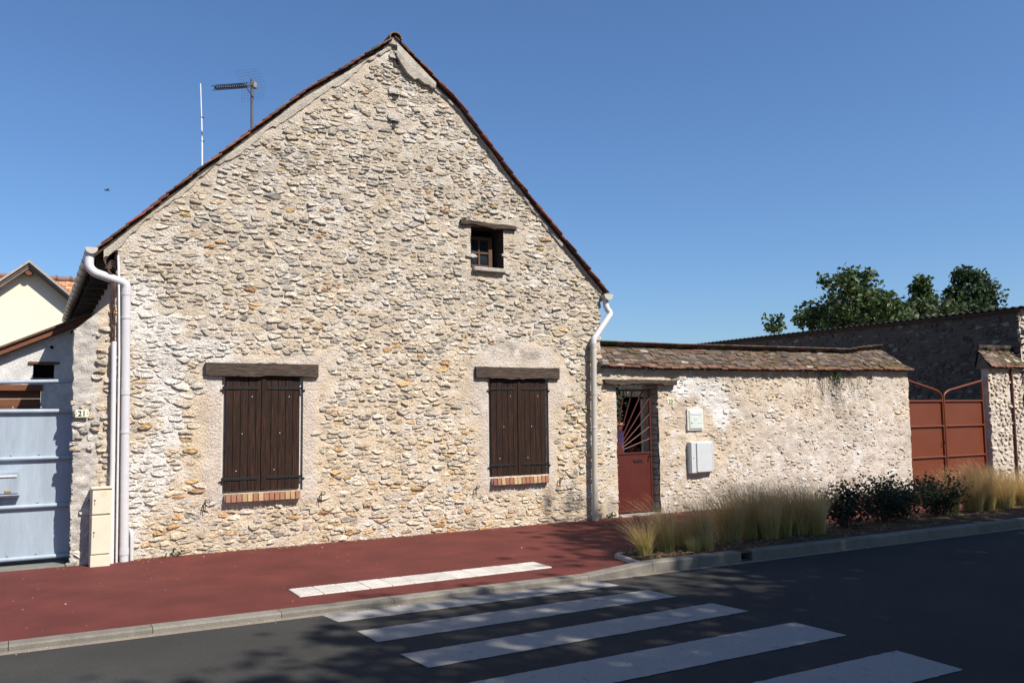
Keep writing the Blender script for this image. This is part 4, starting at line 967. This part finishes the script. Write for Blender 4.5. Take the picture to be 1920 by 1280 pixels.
# tiled roof of the house beyond
th = tag(empty("tiled_house", (0, 21, 0)), "house with a long orange tiled roof behind the cream gable", "house")
MB().box((-9, 21.5, 0), (9, 28, 4.6), 0).build("wall", M_CREAMWALL, th)
tr = MB(); rg = random.Random(8)
for r in range(22):
    z = 4.4+r*.105; y = 20.9+r*.105*1.05
    x = -8+(r % 2)*.1
    while x < 6:
        w = .21; g = rg.uniform(.7, 1.25); c = rg.choice(((.36,.15,.075),(.40,.19,.10),(.28,.12,.07),(.44,.25,.14)))
        M = Matrix.Translation((x, y, z+rg.uniform(0, .012))) @ Matrix.Rotation(R(36), 4, 'X'); tr.box((0, -.02, -.01), (w-.012, .2, .012), 0, M, tuple(v*g for v in c)); x += w
rt_ = tr.build("roof_tiles", M_TILE, th); rt_["kind"] = "stuff"
MB().prism([(20.9,4.35),(23.3,6.65),(25.7,4.35)], 'x', -8.2, 6.2, (.2,.1,.06)).build("roof_deck", M_TILE, th)
x = -6.
while x < 5.:
    MB().tube([(x, 23.25, 6.66), (x+.44, 23.25, 6.68)], .10, 8, True, (.20,.11,.085)).build("ridge_tile", M_TILE, th); MB().tube([(x-.01, 23.25, 6.68), (x+.05, 23.25, 6.69)], .125, 8, True, (.16,.09,.07)).build("ridge_collar", M_TILE, th); x += .45
sv = MB(); sv.box((-.62, 22.3, 5.6), (-.36, 22.7, 5.98), .02, None, (.06,.045,.04)); sv.box((-.66, 22.2, 5.96), (-.32, 22.75, 6.02), .01, None, (.08,.06,.05)); sv.build("roof_vent", M_TILE, th)

# ================================================================== COURTYARD SEEN THROUGH THE DOOR
sh = tag(empty("courtyard_shed", (11.8, 3.4, 0)), "dark timber shed in the courtyard seen through the sunburst door", "shed")
for k in range(14): MB().box((10.42+k*.2, 3.0, 1.96), (10.42+k*.2+.196, 3.03, 2.9), .004).build("board", mat("dark_shed_wood", base=(.03,.024,.02), rough=.8, var=.3, vscale=8, bump=.3), sh)
MB().box((10.40, 2.92, 2.9), (13.3, 6.2, 2.98), .01).build("roof", M_ROOFMETAL, sh); MB().box((10.44, 5.9, 0), (13.2, 6.0, 2.9), 0).build("back_wall", M_DARK, sh)  # back wall near-black: the interior's shade is in its colour
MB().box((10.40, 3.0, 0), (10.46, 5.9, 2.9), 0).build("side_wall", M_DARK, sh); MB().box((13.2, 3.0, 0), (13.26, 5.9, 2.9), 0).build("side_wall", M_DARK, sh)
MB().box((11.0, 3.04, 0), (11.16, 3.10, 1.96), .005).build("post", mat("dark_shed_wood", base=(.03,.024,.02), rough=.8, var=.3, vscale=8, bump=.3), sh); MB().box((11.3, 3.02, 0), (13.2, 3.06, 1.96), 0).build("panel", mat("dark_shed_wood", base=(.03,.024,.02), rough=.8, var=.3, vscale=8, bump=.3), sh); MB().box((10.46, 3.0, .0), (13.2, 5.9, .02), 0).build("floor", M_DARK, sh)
MB().box((11.16, 3.02, 0), (11.3, 3.06, 1.96), 0).build("panel", mat("dark_shed_wood", base=(.03,.024,.02), rough=.8, var=.3, vscale=8, bump=.3), sh)

# ================================================================== PLANTS
def leaf_cluster(mb, rg, pts, size, cols, bend_=.25):
    """pts: list of positions; one small folded leaf per point"""
    for p in pts:
        a = rg.uniform(0, 6.283); e = rg.uniform(-.9, .9); s_ = size*rg.uniform(.6, 1.3)
        d = Vector((math.cos(a)*math.cos(e), math.sin(a)*math.cos(e), math.sin(e))); w = d.orthogonal().normalized(); w.rotate(Matrix.Rotation(rg.uniform(0, 6.283), 3, d)); n = d.cross(w)
        q = Vector(p); w = w*s_*.34; m_ = q+d*s_*.5-n*s_*bend_*.4
        c = rg.choice(cols); g = rg.uniform(.7, 1.25)
        mb.add([q, m_+w, q+d*s_, m_-w], [(0,1,2),(0,2,3)], (c[0]*g, c[1]*g, c[2]*g))
def tree(name, loc, height, trunk_h, rx, rz, clumps, leaves, size, cols, label, seed, group=None, shape=None, clump_r=.55, trunk_r=.16):
    rg = random.Random(seed); t = tag(empty(name, loc), label, "tree", group); x0, y0, z0 = loc
    cz = z0+height-rz; tk = MB(); br = []; C = []
    while len(C) < clumps:
        u = Vector((rg.gauss(0, 1), rg.gauss(0, 1), rg.gauss(0, 1))).normalized()*rg.uniform(.25, 1)**.6
        zz = u.z; k = shape(zz) if shape else 1.0
        C.append(Vector((x0+u.x*rx*k, y0+u.y*rx*k, cz+zz*rz)))
    tk.tube([(x0, y0, z0-.1), (x0+.05*rx, y0, z0+trunk_h*.6), (x0+rg.uniform(-.1, .1)*rx, y0+rg.uniform(-.1, .1)*rx, z0+trunk_h), (x0, y0, cz+rz*.6)], [trunk_r*1.3, trunk_r, trunk_r*.8, trunk_r*.15], 8)
    for c in C[:: max(1, len(C)//40)]:
        b = Vector((x0, y0, min(c.z-.2, z0+trunk_h+rg.uniform(0, .6)*(c.z-z0-trunk_h)))); b.z = max(b.z, z0+trunk_h*.7)
        m_ = (b+c)/2+Vector((0, 0, -.08*rz)); tk.tube([b, m_, c], [trunk_r*.35, trunk_r*.2, trunk_r*.05], 5, False)
    tk.build("trunk", M_BARK, t)
    cr = MB(); per = max(1, leaves//clumps)
    for c in C:
        r = clump_r*rg.uniform(.6, 1.35); pts = []
        for _ in range(int(per*rg.uniform(.5, 1.5))):
            u = Vector((rg.gauss(0, .5), rg.gauss(0, .5), rg.gauss(0, .38)))
            if u.length > .95: u *= .95/u.length*rg.random()
            pts.append(c+u*r)
        g = rg.uniform(.75, 1.2); leaf_cluster(cr, rg, pts, size, [tuple(v*g for v in k) for k in cols])
    cr.build("crown", M_LEAF, t); return t
GREENS = ((.050,.085,.022),(.065,.10,.028),(.038,.066,.020),(.085,.115,.035))
DARKG = ((.028,.055,.022),(.040,.070,.026),(.050,.075,.030))
tree("broad_tree", (51.3, 30, 0), 11.6, 5, 3.7, 3.1, 60, 6500, .40, GREENS, "broad leafy tree with rounded crown behind the barn roof", 1, "trees behind the barn", clump_r=1.15, trunk_r=.3)
tree("broad_tree", (54.9, 30, 0), 10.0, 4, 1.5, 2.0, 22, 1300, .40, GREENS, "lower arm-like leafy tree right of the broad round tree", 6, "trees behind the barn", clump_r=.8, trunk_r=.2)
tree("pointed_tree", (59.4, 30, 0), 11.9, 4, 1.6, 3.0, 44, 4000, .36, GREENS, "narrow pointed tree between the two large trees behind the barn", 2, "trees behind the barn", shape=lambda z: .25+.75*(1-max(z, -.4))*.75, clump_r=.7, trunk_r=.2)
tree("columnar_tree", (65.8, 30, 0), 13.2, 5, 2.4, 4.2, 70, 9500, .36, DARKG, "dense dark upright tree at the right behind the barn", 3, "trees behind the barn", shape=lambda z: 1-.35*max(z, 0), clump_r=.9, trunk_r=.3)
tree("sparse_tree", (43.5, 30, 0), 8.3, 5, .75, .75, 16, 240, .30, GREENS, "small sparse tree top peeping over the barn roof", 4, "trees behind the barn", clump_r=.32, trunk_r=.07)
tree("low_tree", (58.4, 29, 0), 9.6, 3, 3.2, 1.3, 40, 3600, .33, ((.075,.10,.035),(.06,.085,.03)), "low pale green bushy tree top just above the barn roof", 5, "trees behind the barn", clump_r=1.0)
# street trees on the far pavement behind the viewer; their shade lies on the road
SHADE = ((7.3, -16.85, 12.4, 5.0, 4.2, "street tree behind the viewer shading the zebra crossing"), (12.85, -12.7, 13.6, 3.1, 4.4, "tall street tree whose crown shades the planting bed and door"), (17.6, -14.6, 12.2, 4.6, 4.0, "street tree behind the viewer shading the road by the shrubs"), (24.2, -15.6, 12.6, 4.8, 4.2, "street tree farthest right behind the viewer shading the road"), (14.5, -20.5, 12.0, 4.8, 4.0, "street tree set back behind the viewer shading the near road"), (9.4, -17.0, 12.4, 4.3, 4.0, "street tree squeezed between the two nearest ones behind the viewer"))
for i, (x, y, h_, rx, rz, lb_) in enumerate(SHADE):
    tree("street_tree", (x, y, -.06), h_, 3.6, rx, rz, 340 if i == 0 else 200, 40000 if i == 0 else 23000, .21, GREENS, lb_, 100+i, "street trees across the road", clump_r=1.15, trunk_r=.2)
# feather grass
def grass_clump(x, y, z, h, seed, label, green=.35, n=330, lean=-.35):
    rg = random.Random(seed); mb = MB(); r0 = .05+.07*h
    for k in range(n):
        a = rg.uniform(0, 6.283); rr = r0*math.sqrt(rg.random()); bx_, by_ = math.cos(a)*rr, math.sin(a)*rr
        L = h*rg.uniform(.5, 1.4); sp = rg.gauss(.20, .14)+rr*.9; dirx = math.cos(a)*sp+lean*rg.uniform(.2, 1.3)*.8; diry = math.sin(a)*sp+rg.gauss(0, .06)
        w = rg.uniform(.0015, .0032); ta = rg.uniform(0, 3.14); wx, wy = math.cos(ta)*w, math.sin(ta)*w; V = []; C = []
        gk = rg.uniform(.75, 1.2); S = 6
        for i in range(S+1):
            t = i/S; q = t**1.9; px, py = bx_+dirx*L*q, by_+diry*L*q; pz = L*(t-.20*t**3)*math.sqrt(max(.3, 1-.3*(dirx**2+diry**2)))
            f = (1-t*.85); V += [(x+px-wx*f, y+py-wy*f, z+pz), (x+px+wx*f, y+py+wy*f, z+pz)]
            gr = max(0, 1-t/(green+.25)); c = lerp((.72,.52,.25), (.36,.36,.09), gr) if t > .12 else (.40,.33,.13)
            C += [tuple(v*gk for v in c)]*2
        mb.add(V, [(2*i, 2*i+1, 2*i+3, 2*i+2) for i in range(S)], C)
    o = mb.build("feather_grass", M_GRASS, None, loc=(x, y, z)); tag(o, label, "grass", "feather grass clumps in the bed"); return o
GR = [(5.98,-3.39,.42,.6,"short green feather grass tuft at the left tip of the planting bed"),(6.35,-3.31,.60,.45,"second feather grass tuft from the left tip of the bed"),(6.65,-3.29,.36,.7,"small green feather grass tuft between two taller golden ones"),
      (6.86,-3.33,.63,.4,"tall golden feather grass tuft in front of the wall shadow"),(6.57,-3.53,.22,.6,"tiny feather grass tuft near the kerb"),(6.80,-3.50,.28,.7,"low green feather grass tuft near the kerb left of the drain inlet"),(7.45,-3.10,.52,.2,"sparse brown feather grass behind the drain inlet"),
      (7.54,-3.14,.72,.2,"tall arching feather grass just right of the drain inlet"),(7.88,-3.10,.74,.2,"brown feather grass clump right of the tall arching one"),(8.0,-3.30,.66,.25,"shaded feather grass clump near the kerb, mid bed"),
      (8.34,-3.20,.68,.3,"brown feather grass clump in the shaded middle of the bed"),(8.61,-3.21,.72,.2,"dense brown feather grass clump before the first shrub"),(8.97,-3.16,.66,.2,"last feather grass clump touching the first dark shrub"),
      (8.45,-3.0,.62,.2,"feather grass clump at the back of the shaded mid bed"),(8.17,-2.98,.60,.2,"feather grass clump at the back edge near the path"),(8.78,-3.35,.60,.3,"feather grass clump nearest the kerb in the dense row"),
      (12.9,-2.75,.60,.2,"golden feather grass clump rising behind the last shrub"),(12.76,-2.95,.72,.2,"tall sunlit feather grass clump before the brown gate"),(13.05,-2.95,.76,.2,"arching sunlit feather grass right of the gate centre"),(13.66,-2.9,.62,.3,"feather grass clump before the tiled pier"),(14.01,-2.95,.58,.4,"feather grass clump in front of the barn corner"),(14.45,-2.9,.58,.4,"feather grass clump at the right edge of the picture"),(13.35,-3.0,.66,.25,"feather grass clump between the gate and the tiled pier"),(12.4,-2.8,.62,.2,"feather grass clump half hidden by the last shrub")]
for i, (x, y, h_, g_, lb_) in enumerate(GR): grass_clump(x, y, .045, h_, 300+i, lb_, g_, n=int(330+620*h_) if h_ > .3 else 200)
# rose-like shrubs
SHC = ((.020,.036,.016),(.028,.045,.018),(.035,.050,.022),(.050,.045,.022))
for i, (x, y, h_, r_, lb_) in enumerate(((9.69,-3.05,.64,.40,"leftmost dark green shrub beside the brown feather grass"),(10.46,-3.0,.70,.42,"second dark shrub, with a pointed top, in the bed"),(11.04,-2.95,.70,.40,"third dark shrub, in the middle of the shrub group"),(11.84,-2.95,.68,.44,"rightmost dark shrub in front of the brown gate"))):
    rg = random.Random(500+i); t = tag(empty("shrub", (x, y, .04)), lb_, "shrub", "dark shrubs in the bed"); st = MB(); lf = MB()
    for k in range(26):
        a = rg.uniform(0, 6.283); rr = r_*math.sqrt(rg.uniform(.05, 1)); hh = h_*(1-.45*(rr/r_)**2)*rg.uniform(.7, 1.15)
        tip = Vector((x+math.cos(a)*rr, y+math.sin(a)*rr, .04+hh)); mid_ = Vector((x+math.cos(a)*rr*.55, y+math.sin(a)*rr*.55, .04+hh*.55)); b = Vector((x+math.cos(a)*.04, y+math.sin(a)*.04, .03))
        st.tube([b, mid_, tip], [.006, .0045, .002], 4, False); pts = []
        for q in range(75):
            tt = rg.uniform(.28, 1.03); p = (b.lerp(mid_, tt*2) if tt < .5 else mid_.lerp(tip, tt*2-1)); pts.append(p+Vector((rg.gauss(0, .055), rg.gauss(0, .055), rg.gauss(0, .045))))
        leaf_cluster(lf, rg, pts, .048, SHC)
    st.build("stems", M_BARK, t); lf.build("foliage", M_LEAF, t)
for x, y, lb_ in ((7.95,-.06,"small weed at the wall foot beside the right downpipe"),(1.55,-.06,"tiny weed at the wall foot below the white stained corner")):
    rg = random.Random(int(x*50)); lf = MB(); leaf_cluster(lf, rg, [(x+rg.gauss(0, .05), y+rg.gauss(0, .02), .02+abs(rg.gauss(0, .03))) for _ in range(60 if x > 5 else 25)], .04, GREENS)
    tag(lf.build("weed", M_LEAF, None, loc=(x, y, 0)), lb_, "weed", "weeds at the wall foot")
# dead creeper on the garden wall
vn = tag(empty("creeper", (13.4, GY, 2.3)), "dry creeper stems and a few leaves hanging below the coping", "plant"); rg = random.Random(60); mb = MB(); lf = MB()
for k in range(34):
    x = 13.2+rg.gauss(0, .32); z = 2.36; p = [(x, GY-.03, z)]
    for q in range(rg.randint(5, 16)): x += rg.gauss(.012, .035); z -= rg.uniform(.04, .09); p.append((x, GY-.028-rg.uniform(0, .012), z))
    mb.tube(p, [max(.0016, .0045*(1-i/len(p))) for i in range(len(p))], 4, False)
leaf_cluster(lf, rg, [(13.28+rg.gauss(0, .10), GY-.05, 2.33-abs(rg.gauss(0, .09))) for _ in range(70)], .05, GREENS)
mb.build("stems", M_BARK, vn); lf.build("leaves", M_LEAF, vn)
# courtyard plants
cv = tag(empty("climber", (10.4, 2.9, 0)), "green climbing plant at the left inside the courtyard door", "plant"); lf = MB(); st = MB(); rg = random.Random(70)
st.tube([(10.3,2.95,0),(10.32,2.93,1.2),(10.3,2.95,2.3)], [.02,.014,.006], 6); leaf_cluster(lf, rg, [(10.28+rg.gauss(0, .09), 2.85+rg.gauss(0, .08), rg.uniform(1.35, 2.5)) for _ in range(260)], .06, DARKG)
st.build("stems", M_BARK, cv); lf.build("foliage", M_LEAF, cv)
bp = tag(empty("blue_drum", (10.0, 2.62, 0)), "blue drum glimpsed at the left through the door bars", "drum"); n = 16
def lathe(prof, cx, cy_, n=16):
    V = []; F = []
    for r, z in prof:
        for k in range(n): V.append((cx+math.cos(2*math.pi*k/n)*r, cy_+math.sin(2*math.pi*k/n)*r, z))
    for i in range(len(prof)-1):
        for k in range(n): F.append((i*n+k, i*n+(k+1) % n, (i+1)*n+(k+1) % n, (i+1)*n+k))
    F += [tuple(range(n-1, -1, -1)), tuple((len(prof)-1)*n+k for k in range(n))]
    return MB().add(V, F)
smooth_by_angle(lathe([(.19,0),(.20,.03),(.195,.4),(.205,.42),(.195,.44),(.195,.85),(.205,.87),(.195,.89),(.19,1.26),(.2,1.28)], 10.0, 2.62).build("barrel", M_BLUE, bp))
tp = tag(empty("terracotta_bowl", (10.0, 2.62, 1.28)), "terracotta bowl standing on the blue drum behind the door bars", "pot")
smooth_by_angle(lathe([(.12,1.281),(.14,1.30),(.19,1.40),(.205,1.405),(.205,1.44),(.17,1.44),(.15,1.40)], 10.0, 2.62).build("bowl", mat("terracotta", base=(.42,.17,.10), rough=.8, var=.15, bump=.2), tp))
fp = tag(empty("flower_pot", (9.72, 1.6, 0)), "pot of red geraniums just above the red door panel", "plant"); lf = MB(); fl = MB(); rg = random.Random(71)
smooth_by_angle(lathe([(.09,.62),(.13,.82),(.14,.82),(.14,.85),(.11,.85)], 9.72, 1.6).build("pot", MATS["terracotta"], fp)); smooth_by_angle(lathe([(.16,0),(.16,.04),(.03,.06),(.03,.58),(.15,.60),(.15,.62)], 9.72, 1.6).build("stand", M_IRON, fp))
leaf_cluster(lf, rg, [(9.74+rg.gauss(0, .08), 1.6+rg.gauss(0, .06), .92+rg.gauss(0, .05)) for _ in range(110)], .05, ((.10,.16,.04),(.16,.17,.05)))
leaf_cluster(fl, rg, [(9.66+rg.choice((-.07,.02,.05))+rg.gauss(0, .016), 1.55+rg.gauss(0, .02), .985+rg.gauss(0, .018)) for _ in range(120)], .03, ((.55,.02,.02),(.6,.05,.06)))
lf.build("leaves", M_LEAF, fp); fl.build("flowers", M_LEAF, fp)

# ================================================================== AERIALS, BIRD
an = tag(empty("tv_aerial", (2.68, 1.2, 5.3)), "dark television aerial on a mast above the left roof slope", "aerial")
MB().tube([(2.685,1.2,5.2),(2.665,1.2,6.50)], .020, 8).build("mast", M_STEEL, an)
b0 = Vector((2.70,1.2,6.42)); b1 = Vector((2.06,.62,6.06)); d = (b1-b0).normalized(); sd = d.cross(Vector((0,0,1))).normalized(); uu = sd.cross(d)
MB().tube([b0, b1], .011, 6).build("boom", M_STEEL, an)
for k in range(15):
    t = .24+.76*k/14; c = b0.lerp(b1, t); e = MB(); hw = .075-.018*t
    for sg in (-1, 1):
        e.tube([c+sd*sg*.005, c+sd*sg*hw*.5+uu*.035, c+sd*sg*hw+uu*.022], .0042, 5); e.tube([c+sd*sg*.005, c+sd*sg*hw*.5-uu*.035, c+sd*sg*hw-uu*.022], .0042, 5)
    e.tube([c+uu*.016, c-uu*.020], .012, 5); e.build("element", M_IRON, an)
for sg in (-1, 1):
    e = MB(); hx = d*.10+uu*sg*.19
    for k in range(6): q = b0+d*.03+uu*sg*.02+hx*(k/5); e.tube([q-sd*.19, q+sd*.19], .0011, 4)
    for k in range(8): q = b0+d*.03+uu*sg*.02+sd*(-.19+.38*k/7); e.tube([q, q+hx], .0009, 4)
    e.build("reflector_grid", M_STEEL, an)
e = MB(); e.tube([b0+Vector((0,0,-.2)), b0.lerp(b1, .25)], .007, 5); e.box((2.68,1.17,6.37),(2.735,1.23,6.46),.005); e.build("clamp", M_STEEL, an)
ra = tag(empty("whip_aerial", (2.0, 1.2, 4.9)), "thin white whip aerial left of the television aerial", "aerial")
MB().tube([(2.012,1.2,4.7),(1.998,1.2,5.48)], .012, 8).build("rod", M_ALUM, ra); MB().tube([(1.998,1.2,5.48),(1.985,1.2,5.82)], .010, 8).build("rod", M_ALUM, ra); MB().tube([(1.985,1.2,5.82),(1.962,1.2,6.30)], .008, 8).build("rod", M_ALUM, ra)
for p in ((1.998,5.48),(1.985,5.82)): MB().tube([(p[0]-.012,1.2,p[1]),(p[0]+.03,1.2,p[1])], .011, 6).build("clamp", M_IRON, ra)
bd = MB(); Bc = Vector((4.8, 61.0, 19.4)); L_ = .5
bd.tube([Bc+Vector((-.22,0,0)), Bc+Vector((-.12,0,.02)), Bc+Vector((.08,0,.01)), Bc+Vector((.25,0,0))], [.01,.045,.04,.012], 6)
bd.add([Bc+Vector((-.08,0,.02)), Bc+Vector((.08,0,.02)), Bc+Vector((.14,-.35,.10)), Bc+Vector((.05,-.22,.10))], [(0,1,2,3)]); bd.add([Bc+Vector((-.08,0,.02)), Bc+Vector((.08,0,.02)), Bc+Vector((.14,.35,.10)), Bc+Vector((.05,.22,.10))], [(0,1,2,3)])
tag(bd.build("bird", M_BLACK, None, loc=tuple(Bc)), "tiny dark bird flying in the sky left of the roof", "bird")
